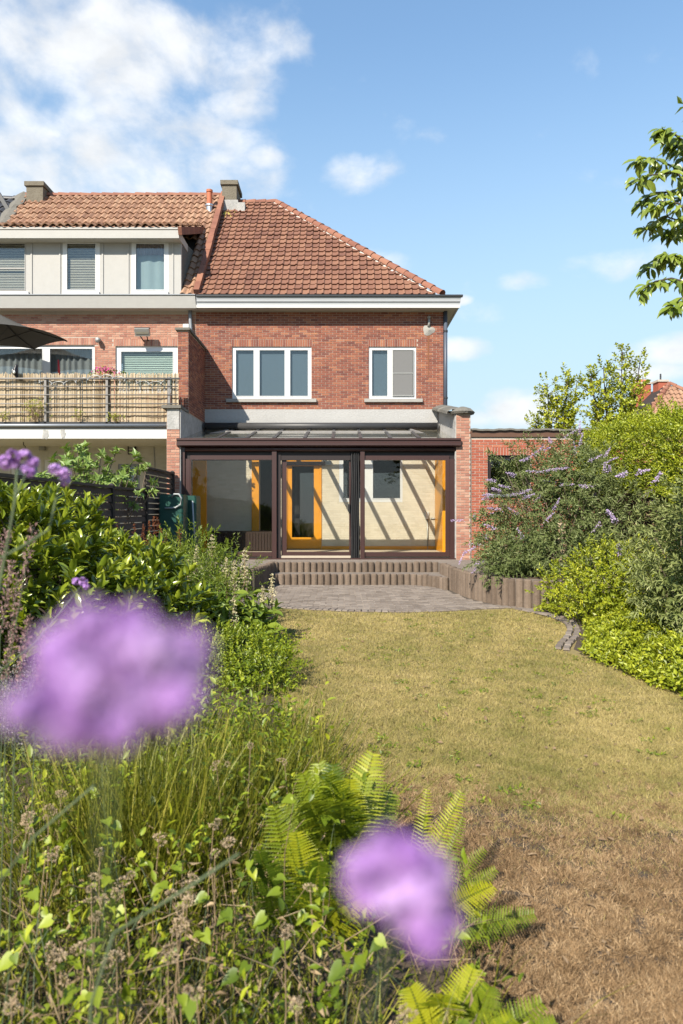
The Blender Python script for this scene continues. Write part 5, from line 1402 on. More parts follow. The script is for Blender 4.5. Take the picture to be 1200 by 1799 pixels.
stems(ro, pos[::5]*(1, 1, 0)+(0, .25, .05), pos[::5], .008, 'verbena_stem')
cs = [((-1.3, 8.2, .22), (.5, .55, .24)), ((-1.75, 8.0, .25), (.5, .5, .28))]
Pp, Dd_ = ell(cs, 170, .4, 1.0, .04, .6); pos, dr, nm = shoots(Pp, Dd_, .1, 5, (.6, 1.3), .1)
m = MB(); put(m, LEAF8, pos, dr, nm, rng.uniform(.1, .17, len(pos)), .07, vr(len(pos), .35)); m.build('foliage', MATS['lush_leaf'], ro, kind='stuff')

# low bright shrub at the lawn edge
ls = thing('spirea_shrub', 'low bright green small leaved shrub spilling onto the lawn edge', 'shrub', (-.85, 6.5, 0))
cs = [((-.95, 6.5, .15), (.42, .50, .22)), ((-1.3, 6.5, .16), (.42, .5, .24)), ((-.72, 6.0, .12), (.3, .4, .18))]
Pp, Dd_ = ell(cs, 760, .65, 1.1, .03, .6)
ext = np.array([(-.62, 6.5, .25)]*8); Pp = np.r_[Pp, ext + rng.normal(0, .05, ext.shape)]; Dd_ = np.r_[Dd_, np.array([(1.0, -.2, .3)]*8)+rng.normal(0, .2, (8, 3))]
Ls = rng.uniform(.07, .16, len(Pp)); Ls[-8:] = .27
pos, dr, nm = shoots(Pp, Dd_, Ls, 11, (.5, 1.25), 0)
m = MB(); put(m, LEAF, pos, dr, nm, rng.uniform(.026, .044, len(pos)), rng.uniform(.015, .021, len(pos)), vr(len(pos), .55))
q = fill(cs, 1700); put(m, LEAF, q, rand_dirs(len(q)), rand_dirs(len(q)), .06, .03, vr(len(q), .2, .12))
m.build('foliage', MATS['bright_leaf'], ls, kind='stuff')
i = rng.permutation(len(Pp))[:80]; stems(ls, Pp[i]*(.4, .4, 0)+(-.6, 3.9, .02), Pp[i], .004)

# catmint: greyish flower haze behind the big verbena
ct = thing('catmint_clump', 'hazy grey lilac catmint clump in flower behind the large purple bloom', 'plant', (-1.3, 4.8, 0))
N = 430
bx = np.c_[rng.uniform(-2.4, -.95, N), rng.uniform(4.0, 5.5, N), np.zeros(N)]; bx[:, 0] -= .25*(bx[:, 1]-4)
tp = bx + np.c_[rng.normal(0, .16, N), rng.normal(0, .16, N), rng.uniform(.30, .58, N)*np.clip(1.2-.25*np.abs(bx[:, 0]+1.4), .6, 1.1)]
stems(ct, bx, tp, .0035, 'verbena_stem', 'stems', .08, 4, 4)
k = 46; t = rng.uniform(.35, 1.02, (N, k)); pp = (bx[:, None] + (tp-bx)[:, None]*t[..., None]).reshape(-1, 3) + rng.normal(0, .016, (N*k, 3))
m = MB(); put(m, PETAL, pp, rand_dirs(len(pp), .3), rand_dirs(len(pp)), rng.uniform(.009, .018, len(pp)), .009, vr(len(pp))); m.build('florets', MATS['catmint'], ct, kind='stuff')
k = 16; t = rng.uniform(.0, .6, (N, k)); pp = (bx[:, None] + (tp-bx)[:, None]*t[..., None]).reshape(-1, 3) + rng.normal(0, .03, (N*k, 3))
m = MB(); put(m, LEAF, pp, rand_dirs(len(pp), .4), rand_dirs(len(pp), .6), rng.uniform(.03, .055, len(pp)), .018, vr(len(pp), .4)); m.build('foliage', MATS['dusty_leaf'], ct, kind='stuff')

# dried persicaria stalks at the left edge
for j_, (ax_, ay_, bx_, by_, Y) in enumerate([(12, 1185, 58, 925, 1.9), (0, 1120, 22, 985, 2.1), (-15, 1060, 14, 935, 2.0), (28, 1225, 52, 1085, 1.9), (5, 1220, 32, 1010, 2.2), (62, 1250, 78, 1110, 2.4)]):
    a, b = P(ax_, ay_, Y), P(bx_, by_, Y)
    t = thing('dried_stalk', ['tallest mauve dried stalk leaning right at the left edge', 'short mauve dried stalk second from the left picture edge', 'mauve dried stalk touching the left picture edge', 'low mauve dried stalk beside the big purple bloom', 'middle mauve dried stalk of the group at the left edge', 'thin mauve dried stalk just above the big purple bloom'][j_], 'dried stalk', (a[0], a[1], 0), 'dried mauve stalks at the left edge')
    m = MB(); m.tube([(a[0]-.03, Y, 0), a, b], [.0018, .0016, .001], 5); m.build('stem', MATS['verbena_stem'], t)
    k = 260; tt = rng.random(k)**.8; pp = a + (b-a)*tt[:, None] + rng.normal(0, .0055, (k, 3))
    m = MB(); put(m, PETAL, pp, rand_dirs(k, .8), rand_dirs(k), rng.uniform(.008, .016, k), .005, vr(k)); m.build('seed_spike', MATS['mauve_stalk'], t, kind='stuff')

# ------------------------------------------------------------------ near undergrowth
def blades(m, n, cx, cy, sx, sy, h0, h1, w0, w1, lean=.35, mu=.5, sd=.22, base=0.0):
    p = np.c_[rng.normal(cx, sx, n), rng.normal(cy, sy, n), np.full(n, base)]
    d = rng.normal(0, lean, (n, 3)); d[:, 2] = 1; d += (p-np.array((cx, cy, base)))*np.array((.8, .8, 0))
    put(m, BLADE, p, d, rand_dirs(n, -.2)*(1, 1, .3), rng.uniform(h0, h1, n), rng.uniform(w0, w1, n), vr(n, mu, sd))
gt = thing('grass_tuft', 'dense upright tuft of green wild grass in the middle of the border', 'grass tuft', (-.65, 2.95, 0))
m = MB(); blades(m, 1100, -.78, 2.75, .17, .17, .42, .80, .003, .007, .22, .6, .28); blades(m, 800, -.52, 3.2, .24, .25, .3, .58, .003, .007, .28, .65, .28); blades(m, 600, -.95, 2.9, .22, .25, .4, .7, .003, .006, .3, .5, .28)
m.build('blades', MATS['grass_blade'], gt, smooth=True, kind='stuff')
gt = thing('grass_tuft', 'lighter loose grass tuft at the lawn edge behind the ferns', 'grass tuft', (-.42, 3.9, 0))
m = MB(); blades(m, 620, -.5, 4.1, .22, .4, .28, .5, .004, .007, .4, .62); blades(m, 500, -.30, 3.6, .18, .3, .25, .46, .004, .007, .4, .6)
m.build('blades', MATS['grass_blade'], gt, smooth=True, kind='stuff')

bed_near = [(-2.6, .95), (.40, 1.0), (.45, 2.0), (.38, 2.85), (-.02, 3.6), (-.42, 4.6), (-2.6, 4.6)]
def bedpts(n, y0=1.0, y1=4.6, x0=-2.4, x1=.45):
    yv = 1/rng.uniform(1/y1, 1/y0, n); xv = rng.uniform(x0, x1, n); s = inside(bed_near, xv, yv) & (np.abs(xv) < .56*yv+.25) & ~((xv > -.22) & (yv > 2.15) & (rng.random(n) < .8)) & ~((xv > .02) & (yv > 1.5) & (rng.random(n) < .6))
    return xv[s], yv[s]
# leafy stems growing through the grass
ug2 = MB(); n = 150; p0 = np.c_[rng.uniform(-1.5, -.25, n), rng.uniform(2.7, 4.4, n), np.zeros(n)]; D = rand_dirs(n, 2.2)
pos, dr, nm = shoots(p0 + (0, 0, .05), D, rng.uniform(.3, .62, n), 16, (.8, 1.3), .2)
put(ug2, LEAF8, pos, dr, nm, rng.uniform(.03, .065, len(pos)), rng.uniform(.012, .026, len(pos)), vr(len(pos), .45, .28))
o_ = ug2.build('leafy_weeds', MATS['bright_leaf'], smooth=True, kind='stuff'); o_['label'] = 'leafy weed stems growing through the tall grass'
# broad leaved weeds
ug = MB()
xv, yv = bedpts(1700)
ht = rng.uniform(.10, .46, len(xv))*(.55 + .75*cell(xv, yv, .22, 9.0))*np.clip(1.08 - .12*np.maximum(0, 2.4-yv), .6, 1.1)
tip = np.c_[xv, yv, ht]; D = rand_dirs(len(xv), 1.3)
pos, dr, nm = shoots(tip - D*.14, D, .16, 8, (.7, 1.4), .15)
sel = rng.random(len(pos)) < .8
put(ug, LEAF8, pos[sel], dr[sel], nm[sel], rng.uniform(.02, .05, sel.sum()), rng.uniform(.010, .024, sel.sum()), vr(sel.sum(), .52, .3))
o_ = ug.build('undergrowth', MATS['bright_leaf'], smooth=True, kind='stuff'); o_['label'] = 'mixed green weeds filling the front of the flower bed'
ub = MB()
xv, yv = bedpts(9500); n = len(xv)
p = np.c_[xv, yv, np.zeros(n)]; d = rng.normal(0, .6, (n, 3)); d[:, 2] = 1
put(ub, BLADE, p, d, rand_dirs(n)*(1, 1, .3), rng.uniform(.15, .52, n), rng.uniform(.002, .0055, n), vr(n, .52, .3))
o_ = ub.build('wild_grass', MATS['grass_blade'], smooth=True, kind='stuff'); o_['label'] = 'wild grass blades among the weeds'
# dead stems tangle
ut = MB(); xv, yv = bedpts(1500, 1.0, 3.2)
for x, y in zip(xv[:520], yv[:520]):
    L = rng.uniform(.1, .38); a = rng.uniform(0, 6.28); e = rng.uniform(.0, 1.1)
    d = np.array((math.cos(a)*math.cos(e), math.sin(a)*math.cos(e)*.6, math.sin(e))); b = np.array((x, y, rng.uniform(.04, .34)))
    ut.tube([b, b + d*L*.5 + rng.normal(0, .02, 3), b + d*L], [.0018, .0015, .0008], 4, rng.random(), cap=False)
n = 5200; xv, yv = bedpts(n, 1.0, 3.0); n = len(xv); p = np.c_[xv, yv, rng.uniform(.02, .36, n)]
put(ut, LEAF, p, rand_dirs(n, -.1), rand_dirs(n), rng.uniform(.02, .055, n), rng.uniform(.005, .014, n), vr(n))
o_ = ut.build('dead_stems', MATS['dry_stem'], smooth=True, kind='stuff'); o_['label'] = 'tangle of dry stalks and leaves'
# bindweed: heart leaves one by one
bw_ = thing('bindweed', 'bindweed with pale heart shaped leaves climbing through the front weeds', 'climber', (-.6, 2.0, 0))
pos, dr, nm, ln = [], [], [], []
hand = [(495,1665),(470,1610),(330,1720),(350,1640),(640,1690),(420,1690),(20,1530),(45,1560),(60,1440),(35,1600),(70,1600),(100,1620),(190,1535),(210,1475),(160,1400),(150,1380),(200,1440),(580,1440),(520,1470),(515,1400),(290,1560),(300,1530),(120,1490),(45,1640),(30,1690),(330,1745),(250,1500),(400,1600),(360,1580),(540,1600),(600,1690),(660,1660),(150,1750),(130,1740),(480,1560),(440,1530),(230,1590),(90,1480),(25,1410),(270,1400)]
for px_, py_ in hand:
    Y = np.clip(1.12*FP/(py_-899.5), 1.45, 2.6)*rng.uniform(.93, 1.05)
    for q in range(2):
        pos.append(P(px_+rng.normal(0, 9), py_+rng.normal(0, 9), Y)); an = rng.uniform(0, 6.28)
        dr.append((math.cos(an)*.8, -abs(math.sin(an))*.5-.2, -.35+rng.normal(0, .35))); nm.append((rng.normal(0, .35)-.2, -.5, .8)); ln.append(rng.uniform(.026, .05))
pos, dr, nm, ln = map(np.array, (pos, dr, nm, ln))
leaf_objs(bw_, 'leaf', HEART, pos, dr, nm, ln, ln*.85, 'bright_leaf')
stems(bw_, pos[::2]*(1, 1, 0) + rng.normal(0, .1, (len(pos[::2]), 3))*(1, 1, 0), pos[::2], .003, 'verbena_stem', 'vines', .3, 6, 4)
# dried seed heads
SH = []
for v in range(5):
    m = MB(); k = 95; dd = rand_dirs(k, .3); r = rng.uniform(.25, 1, k)**.5
    put(m, PETAL, dd*r[:, None]*np.array((.022, .022, .015)), dd, rand_dirs(k), rng.uniform(.006, .012, k), .006, vr(k))
    SH.append(m.mesh('seed_head', MATS['seed_head']))
    m = MB(); m.tube([(0, 0, 0), (.02, .01, -.22), (.0, .03, -.55)], [.0016, .002, .0026], 5); SH.append(m.mesh('stem', MATS['dry_stem']))
for px_, py_ in [(85,1418),(108,1395),(52,1460),(48,1440),(80,1502),(175,1497),(375,1452),(377,1500),(372,1532),(330,1555),(325,1572),(318,1620),(310,1635),(295,1668),(170,1610),(160,1560),(150,1660),(105,1680),(520,1770),(95,1690),(345,1745),(300,1780),(205,1680),(20,1770),(500,1630),(545,1560),(710,1775),(215,1550),(280,1470),(400,1480),(500,1340),(380,1340),(440,1310),]:
    Y = np.clip(1.06*FP/(py_-899.5), 1.3, 2.9)*rng.uniform(.94, 1.03); c = P(px_, py_, Y)
    t = thing('dried_flower', 'small beige dried seed head on a thin stem among the front weeds', 'dried flower', (c[0], c[1], 0), 'dried seed heads in the front weeds')
    for q in range(int(rng.integers(1, 4))):
        v = int(rng.integers(5)); M4 = Matrix.Translation(c + rng.normal(0, .018, 3)*(q > 0)) @ Matrix.Rotation(rng.uniform(0, 6), 4, 'Z') @ Matrix.Rotation(rng.normal(0, .3), 4, 'X') @ Matrix.Diagonal((rng.uniform(.4, .95), rng.uniform(.4, .8), rng.uniform(.3, .75), 1))
        inst_obj('seed_head', SH[2*v], t, M4)
        if q == 0: inst_obj('stem', SH[2*v+1], t, Matrix.Translation(c) @ Matrix.Rotation(rng.uniform(0, 6), 4, 'Z'))

# ferns
def frond(parent, base, tip, width, arch=.12, npairs=26, side=None, mu=.6):
    base, tip = np.array(base, float), np.array(tip, float); ax = tip-base; L = np.linalg.norm(ax); axn = ax/L
    sd_ = np.cross(axn, (0, -1.0, .35) if side is None else side); sd_ /= np.linalg.norm(sd_); nrm = np.cross(sd_, axn)
    bend = -nrm*arch*L if nrm[2] < 0 else nrm*arch*L
    def pt(t): return base + ax*t + bend*math.sin(math.pi*t*.9)*.9 + np.array((0, 0, -.06*L*t*t))
    ts = np.linspace(.0, 1, 12)
    m = MB(); m.tube([pt(t) for t in ts], np.linspace(.0032, .0008, 12), 5, .55)
    var0 = rng.normal(mu, .2)
    for i in range(npairs):
        t = .16 + .83*i/(npairs-1); c = pt(t); tg = unit(pt(min(1, t+.02)) - pt(t-.02))
        w = width*(math.sin(math.pi*(.12+.88*(1-t)**.85*1.0)*.62)**1.0)*(1.0 if t > .3 else .55+1.5*(t-.15)) + .004
        for s in (-1, 1):
            d = unit(sd_*s + tg*.42 + nrm*rng.normal(.05, .08)); pn = unit(np.cross(d, np.cross(nrm, d)))
            e = np.cross(d, pn); V = [c]; nl = 7; hw = min(.0085, width*.075)
            up_, dn_ = [], []
            for q in range(1, nl+1):
                f = q/nl; ww = hw*(1-f**2*.85); cc = c + d*w*f - np.array((0, 0, .12*w*f*f))
                up_.append(cc + e*ww + d*.2*w/nl + pn*.001); up_.append(cc + e*ww*.45 + d*w*.45/nl); dn_.append(cc - e*ww + d*.2*w/nl + pn*.001); dn_.append(cc - e*ww*.45 + d*w*.45/nl)
                V_mid = cc
            ctr = [c + d*w*(q/(2*nl)) - np.array((0, 0, .12*w*(q/(2*nl))**2)) for q in range(0, 2*nl+1)]
            V = ctr + up_ + dn_; nc = len(ctr); nu = len(up_)
            F = [(k_, k_+1, nc+k_) for k_ in range(nu)] + [(k_+1, nc+min(k_+1, nu-1), nc+k_) for k_ in range(nu-1)] + [(k_+1, k_, nc+nu+k_) for k_ in range(nu)] + [(nc+nu+min(k_+1, nu-1), k_+1, nc+nu+k_) for k_ in range(nu-1)]
            m.add(V, F, float(np.clip(var0 + rng.normal(0, .1), 0, 1)))
    m.build('frond', MATS['fern_leaf'], parent, smooth=False)
def fern(label, base, tips, width=.09, mu=.6):
    f = thing('fern', label, 'fern', base, 'ferns at the border edge')
    for (px_, py_, Y, w) in tips: frond(f, np.array(base) + rng.normal(0, .03, 3)*(1, 1, .2), P(px_, py_, Y), width*w, rng.uniform(.03, .10), int(rng.integers(30, 38)), mu=mu)
fern('tall upright fern clump at the lawn edge behind the small purple bloom', (.0, 2.75, .05), [(575, 1345, 2.6, 1.0), (655, 1312, 2.95, 1.1), (585, 1330, 2.8, 1.0), (638, 1345, 2.9, 1.0), (532, 1345, 2.75, 1.1), (560, 1330, 2.95, 1.1), (615, 1360, 2.7, 1.0), (690, 1385, 3.0, 1.0), (545, 1400, 2.5, 1.2), (600, 1400, 2.5, 1.2), (500, 1390, 2.8, 1.0)], .11)
fern('yellow green fern low on the left of the tall clump', (-.13, 2.3, .05), [(480, 1400, 2.3, 1.0), (455, 1480, 2.15, 1.0), (520, 1450, 2.2, 1.0), (560, 1500, 2.1, 1.2), (600, 1580, 2.0, 1.2), (640, 1560, 2.1, 1.2), (470, 1560, 2.0, .9)], .09)
fern('fern with spreading fronds over the brown grass right of the small bloom', (.24, 2.42, .05), [(810, 1378, 2.75, .75), (812, 1425, 2.7, .55), (750, 1375, 2.8, .6), (870, 1515, 2.5, .6), (938, 1592, 2.4, .8), (850, 1480, 2.7, .6), (780, 1500, 2.3, .9), (865, 1545, 2.3, .8)], .085, .8)  # raised tone paints sunlight into these fronds
fern('bright fern cut by the lower edge of the picture', (.22, 1.75, .05), [(975, 1780, 1.78, .9), (950, 1745, 1.85, .9), (900, 1770, 1.7, 1.0), (830, 1690, 1.85, 1.0), (780, 1740, 1.7, 1.1), (860, 1720, 1.8, 1.0), (720, 1720, 1.75, 1.0), (920, 1790, 1.6, 1.0)], .085, .8)

# ------------------------------------------------------------------ verbena
def verbena(label, clusters, stem, Y, florets=26, r=.006):
    c0 = P(*clusters[0][:2], Y)
    t = thing('verbena', label, 'flower', (float(P(*stem[-1][:2], stem[-1][2])[0]), float(stem[-1][2]), 0), 'purple verbena in the border')
    mp_, mc = MB(), MB()
    for (px_, py_, rp) in clusters:
        R_ = rp*Y/FP; c = P(px_, py_, Y) + np.array((0, rng.normal(0, R_*.5), 0))
        cv = rng.normal(.5, .24); k = int(florets); dd = rand_dirs(k, .35); pc_ = c + dd*R_*rng.uniform(.55, 1.0, (k, 1))
        for q in range(k):
            x = unit(np.cross(dd[q], (0.3, .5, .8))); y = np.cross(dd[q], x); an = np.arange(5)*1.2566 + rng.uniform(0, 6)
            pd = np.cos(an)[:, None]*x + np.sin(an)[:, None]*y + dd[q]*.25
            put(mp_, PETAL, np.repeat(pc_[q][None], 5, 0), pd, np.repeat(dd[q][None], 5, 0) + rng.normal(0, .1, (5, 3)), r*rng.uniform(.75, 1.1)*np.ones(5), r*.8, np.clip(rng.normal(cv, .14)+rng.normal(0, .08, 5), 0, 1))
        k2 = k//2; d2 = rand_dirs(k2, -.5); put(mc, LEAF, c + d2*R_*.25, unit(d2 + (0, 0, .5)), rand_dirs(k2), R_*.8, R_*.22, vr(k2))
    mp_.build('flower_head', MATS['verbena_petal'], t, kind='stuff')
    mc.build('calyx', MATS['verbena_calyx'], t, kind='stuff')
    m = MB(); pts = [P(a, b, y) for a, b, y in stem]; e = pts[-1].copy(); e[2] = 0; pts.append(e)
    m.tube(pts, [.0004 if Y < .5 else .0012] + [.0004 if Y < .5 else .0019]*(len(pts)-1), 6); m.build('stem', MATS['verbena_stem'], t, smooth=True)
def cloudpts(cx, cy, rx, ry, k, r0, r1):
    out = []
    for i_ in range(k):
        a_ = i_*2.39996; q = math.sqrt((i_+.5)/k); out.append((cx + rx*q*math.cos(a_), cy + ry*q*math.sin(a_), rng.uniform(r0, r1)))
    return out
verbena('huge blurred purple verbena head close to the lens', cloudpts(200, 1185, 140, 92, 30, 30, 44) + [(95, 1275, 36), (150, 1285, 38), (60, 1240, 30), (215, 1275, 34), (290, 1255, 30)], [(190, 1280, .112), (185, 1400, .112), (180, 1799, .112)], .112, 26, .0023)
verbena('blurred smaller purple verbena head over the ferns', cloudpts(690, 1535, 78, 48, 16, 22, 32) + cloudpts(745, 1600, 48, 62, 12, 22, 30), [(715, 1590, .145), (690, 1650, .145), (640, 1799, .15)], .145, 20, .0024)
verbena('purple verbena head before the white porch at the left edge', [(10, 812, 12), (26, 803, 13), (42, 803, 12), (55, 812, 9), (22, 815, 11)], [(30, 815, .95), (26, 880, .95), (12, 960, .95), (-10, 1080, .95)], .95, 20, .0055)
verbena('small purple verbena head hanging just below the left edge bloom', [(44, 824, 8), (54, 830, 7)], [(48, 828, 1.05), (28, 870, 1.02), (10, 970, 1.0), (-14, 1080, 1.0)], 1.05, 16, .0055)
verbena('purple verbena head in front of the fence beside the fig', [(100, 826, 10), (113, 832, 11), (110, 845, 9)], [(106, 842, 1.0), (86, 930, 1.0), (40, 960, .98), (-10, 985, .96)], 1.0, 18, .0055)
verbena('single small verbena head on a leaning stem over the laurel', [(133, 1022, 6), (144, 1023, 8), (152, 1030, 5)], [(142, 1030, 1.7), (110, 1070, 1.65), (60, 1130, 1.6), (0, 1180, 1.55), (-60, 1240, 1.5)], 1.7, 16, .0055)
m = MB(); m.tube([P(-8, 1560, .9), P(60, 1470, .9), P(160, 1385, .9), P(165, 1380, .9)], .0016, 5); m.tube([P(200, 1640, .8), P(330, 1560, .8), P(420, 1500, .8)], .0018, 5)
vs_ = thing('bare_stem', 'pair of pale bare verbena stems leaning across the weeds', 'stem', (-.5, .9, 0)); m.tube([P(-8, 1560, .9), P(-30, 1760, .9), (-.48, .9, 0)], .0018, 5); m.tube([P(200, 1640, .8), P(160, 1760, .8), (-.34, .8, 0)], .0018, 5)
m.build('stem', MATS['verbena_stem'], vs_, smooth=True)

# ------------------------------------------------------------------ fig behind the fence
fg = thing('fig_bush', 'pale green lobed fig leaves rising behind the slat fence', 'bush', (-5.0, 13.2, 0))
FIG = []
for ang, l in ((-1.9, .45), (-1.0, .75), (0, 1.0), (1.0, .75), (1.9, .45)):
    FIG.append((ang, l))
V = [(0, 0, 0)]
for i, (a, l) in enumerate(FIG):
    V += [(math.sin(a-.22)*l*.6, math.cos(a-.22)*l*.6+.0, .05), (math.sin(a)*l, math.cos(a)*l, -.08), (math.sin(a+.22)*l*.6, math.cos(a+.22)*l*.6, .05)]
F = []
for i in range(5): F += [(0, 1+3*i+1, 1+3*i), (0, 1+3*i+2, 1+3*i+1)]
for i in range(4): F += [(0, 4+3*i, 3+3*i)]
FIGL = (np.array(V)*(1, 1, 1), np.array(F))
cs = [(P(160, 835, 12.6), (.55, .5, .5)), (P(215, 850, 12.9), (.5, .5, .55)), (P(140, 825, 12.4), (.35, .4, .6)), (P(185, 855, 12.3), (.6, .5, .35)), (P(240, 840, 13.2), (.4, .4, .4)), (P(110, 850, 11.8), (.5, .4, .3))]
Pp, Dd_ = ell(cs, 95, .3, 1.15, 1.2, .8); pos, dr, nm = shoots(Pp, Dd_, .14, 5, (.8, 1.3), .15)
ln = rng.uniform(.10, .19, len(pos)); o = near_first(pos)[:300]
leaf_objs(fg, 'leaf', FIGL, pos[o], dr[o], nm[o] + (0, -.4, .6), ln[o], ln[o], 'fig_leaf', smooth=False)
r_ = near_first(pos)[300:]
if len(r_): m = MB(); put(m, FIGL, pos[r_], dr[r_], nm[r_], ln[r_], ln[r_], vr(len(r_))); m.build('foliage', MATS['fig_leaf'], fg, kind='stuff')
stems(fg, Pp*(.2, .2, 0) + np.array((-4.0, 10.4, 0)), Pp + Dd_*.12, .02, 'twig', 'branches')

# geranium blossoms and balcony weeds
c = P(186, 650, 16.1); k = 220; pp = c + rng.normal(0, 1, (k, 3))*(.15, .08, .045) ; pp[:, 2] -= np.abs(pp[:, 0]-c[0])*.25
m = MB(); put(m, PETAL, pp, rand_dirs(k, .5), rand_dirs(k), .04, .035, vr(k)); m.build('blossom', MATS['magenta'], fb, kind='stuff')
k = 160; pp = c + (0, 0, -.08) + rng.normal(0, 1, (k, 3))*(.2, .08, .04); m = MB(); put(m, LEAF, pp, rand_dirs(k, .3), rand_dirs(k, .5), .06, .045, vr(k)); m.build('foliage', MATS['lush_leaf'], fb, kind='stuff')
for lab, px_, py_, hh, n in (('yellowing weed tuft growing on the balcony edge under the parasol', 62, 741, .5, 60), ('small green weed on the balcony edge below the geraniums', 204, 742, .18, 26), ('tiny dry weed on the balcony edge between the two posts', 138, 740, .25, 14), ('small weed at the left end of the balcony edge', 4, 741, .2, 16)):
    c = P(px_, py_, YB-.04); t = thing('balcony_weed', lab, 'weed', c, 'weeds on the balcony edge')
    tp = c + np.c_[rng.normal(0, .16 if hh > .3 else .08, n), rng.normal(-.03, .03, n), rng.uniform(.03, hh, n)]
    stems(t, np.repeat(c[None], n, 0), tp, .004, 'dry_stem'); pos, dr, nm = shoots(tp, rand_dirs(n, .8), .05, 5, (.6, 1.3)); m = MB(); put(m, LEAF, pos, dr, nm, .045, .016, vr(len(pos), .7)); m.build('foliage', MATS['golden_leaf'], t, kind='stuff')

# ------------------------------------------------------------------ right border
# butterfly bush
bu = thing('butterfly_bush', 'large butterfly bush with pale lilac spikes before the brick annex', 'bush', (3.8, 12.4, ZT))
cs = [((3.9, 12.4, 1.4), (.85, .9, .85)), ((4.1, 12.5, 2.05), (.72, .7, .68)), ((3.25, 12.1, .9), (.7, .7, .45)), ((4.55, 12.2, 1.35), (.75, .8, .85)), ((3.6, 11.7, .85), (.85, .6, .45)), ((4.3, 11.9, .85), (.7, .6, .5)), ((3.0, 11.5, .55), (.55, .45, .26)), ((3.85, 12.2, 2.05), (.45, .5, .5))]
Pp, Dd_ = ell(cs, 1800, .68, 1.16, .42, .25, .28)
arch = []
for px_, py_, Y in [(870,800,12),(880,830,12.2),(862,855,12),(858,880,11.8),(845,905,12),(840,925,12),(838,950,11.7),(850,970,11.6),(835,985,11.7),(900,790,12.3),(925,775,12.5),(985,775,12.6),(1010,770,12.6),(1060,790,12.4),(875,915,11.9),(860,1000,11.5)]:
    arch.append(P(px_, py_, Y))
for a in arch:
    k = 16; root = np.array((3.9, 12.4, 1.2)); tt = np.linspace(.6, 1, k)
    pp = root + (a-root)*tt[:, None] + np.c_[np.zeros(k), np.zeros(k), .22*np.sin(math.pi*tt)] + rng.normal(0, .025, (k, 3)); Pp = np.r_[Pp, pp]; Dd_ = np.r_[Dd_, np.repeat(unit(a-root)[None], k, 0) + rng.normal(0, .35, (k, 3)) - (0, 0, .2)]
pos, dr, nm = shoots(Pp, Dd_, rng.uniform(.12, .24, len(Pp)), 10, (.5, 1.25), .28)
m = MB(); put(m, LEAF, pos, dr, nm, rng.uniform(.06, .115, len(pos)), rng.uniform(.017, .027, len(pos)), vr(len(pos), .48, .26))
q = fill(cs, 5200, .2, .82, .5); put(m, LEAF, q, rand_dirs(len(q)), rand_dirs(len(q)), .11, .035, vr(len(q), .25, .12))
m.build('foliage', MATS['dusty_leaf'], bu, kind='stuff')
i = rng.permutation(len(Pp))[:150]; stems(bu, np.c_[3.85+rng.normal(0, .25, 150), 12.4+rng.normal(0, .25, 150), np.full(150, ZT)], Pp[i], .013)
stems(bu, [np.array((3.9, 12.4, 1.2))]*len(arch), arch, .008, 'twig', 'arching_shoots')
def lilac_spike(parent, px_, py_, Y, dx, dz, L):
    a = P(px_, py_, Y); b = a + unit(np.array((dx, -.15, dz)))*L; k = 95; t = rng.random(k); r = .036*(1-.75*t)*np.sqrt(rng.random(k)); an = rng.uniform(0, 6.28, k)
    pp = a + (b-a)*t[:, None] + np.c_[r*np.cos(an), r*np.sin(an), r*np.sin(an*1.7)]
    m = MB(); put(m, PETAL, pp, rand_dirs(k), rand_dirs(k), rng.uniform(.014, .024, k), .016, vr(k)); m.build('flower_spike', MATS['lilac'], parent, kind='stuff')
for px_, py_, dx, dz in [(862,875,-1,-.1),(880,862,-1,.2),(898,858,-1,.25),(915,865,.9,.25),(870,845,-1,.15),(955,828,1,.2),(975,826,1,.2),(950,830,-1,.1),(985,851,1,.0),(975,848,-1,.2),(1025,855,1,.1),(935,800,.8,.6),(952,793,1,.5),(930,805,-1,-.3),(990,770,.6,.4),(1012,800,-.2,1),(1018,785,.2,1),(1018,765,.0,1),(848,958,-1,.1),(835,962,-1,-.5),(860,945,-.8,.3),(892,946,1,.1),(950,925,1,.3),(958,915,.6,.6),(972,895,.3,.6),(1040,925,.8,0),(855,985,-1,-.3),(845,990,-.6,-.6),(872,930,-.8,.3),(910,905,-.6,.4),(938,882,.5,.5),(1032,879,.5,.4),(1035,810,.6,.3),(1060,815,.8,.4),(865,870,-1,0),(880,895,-1,.1),(905,835,-1,.3),(920,875,.5,.2),(898,870,1,.2),(818,968,-.5,-.9),(812,915,-1,.05)]:
    Y = 11.6 + rng.uniform(0, .5) + (0.3 if py_ < 810 else 0); lilac_spike(bu, px_, py_, Y, dx, dz, rng.uniform(.16, .27))

Ps, Ds = ell(cs, 26, 1.0, 1.12, .8, .2)
for p_, d_ in zip(Ps, Ds):
    if d_[1] < .5:
        q_ = p_ + d_*.12; lilac_spike(bu, 600+q_[0]*FP/q_[1], 899.5-(q_[2]-EYE)*FP/q_[1], q_[1], d_[0]+rng.normal(0, .3), d_[2]*.6, rng.uniform(.12, .22))

# acanthus-like speckled spike in front of the bush
ac = thing('acanthus_spike', 'pale speckled upright flower spike before the butterfly bush', 'flower', P(990, 1005, 11.2)*(1, 1, 0) + (0, 0, ZT))
m = MB(); a, b = P(990, 1002, 11.25), P(987, 920, 11.25); m.tube([a - (0, 0, .2), a, b], .012, 6); m.build('stem', MATS['verbena_stem'], ac)
m = MB(); k = 150; t = rng.random(k); an = rng.uniform(0, 6.28, k); pp = a + (b-a)*t[:, None] + np.c_[.05*np.cos(an), .05*np.sin(an), np.zeros(k)]*(1.1-.6*t[:, None])
put(m, PETAL, pp, rand_dirs(k, .2), rand_dirs(k), .045, .028, vr(k, .7)); m.build('florets', MATS['seed_head'], ac, kind='stuff')

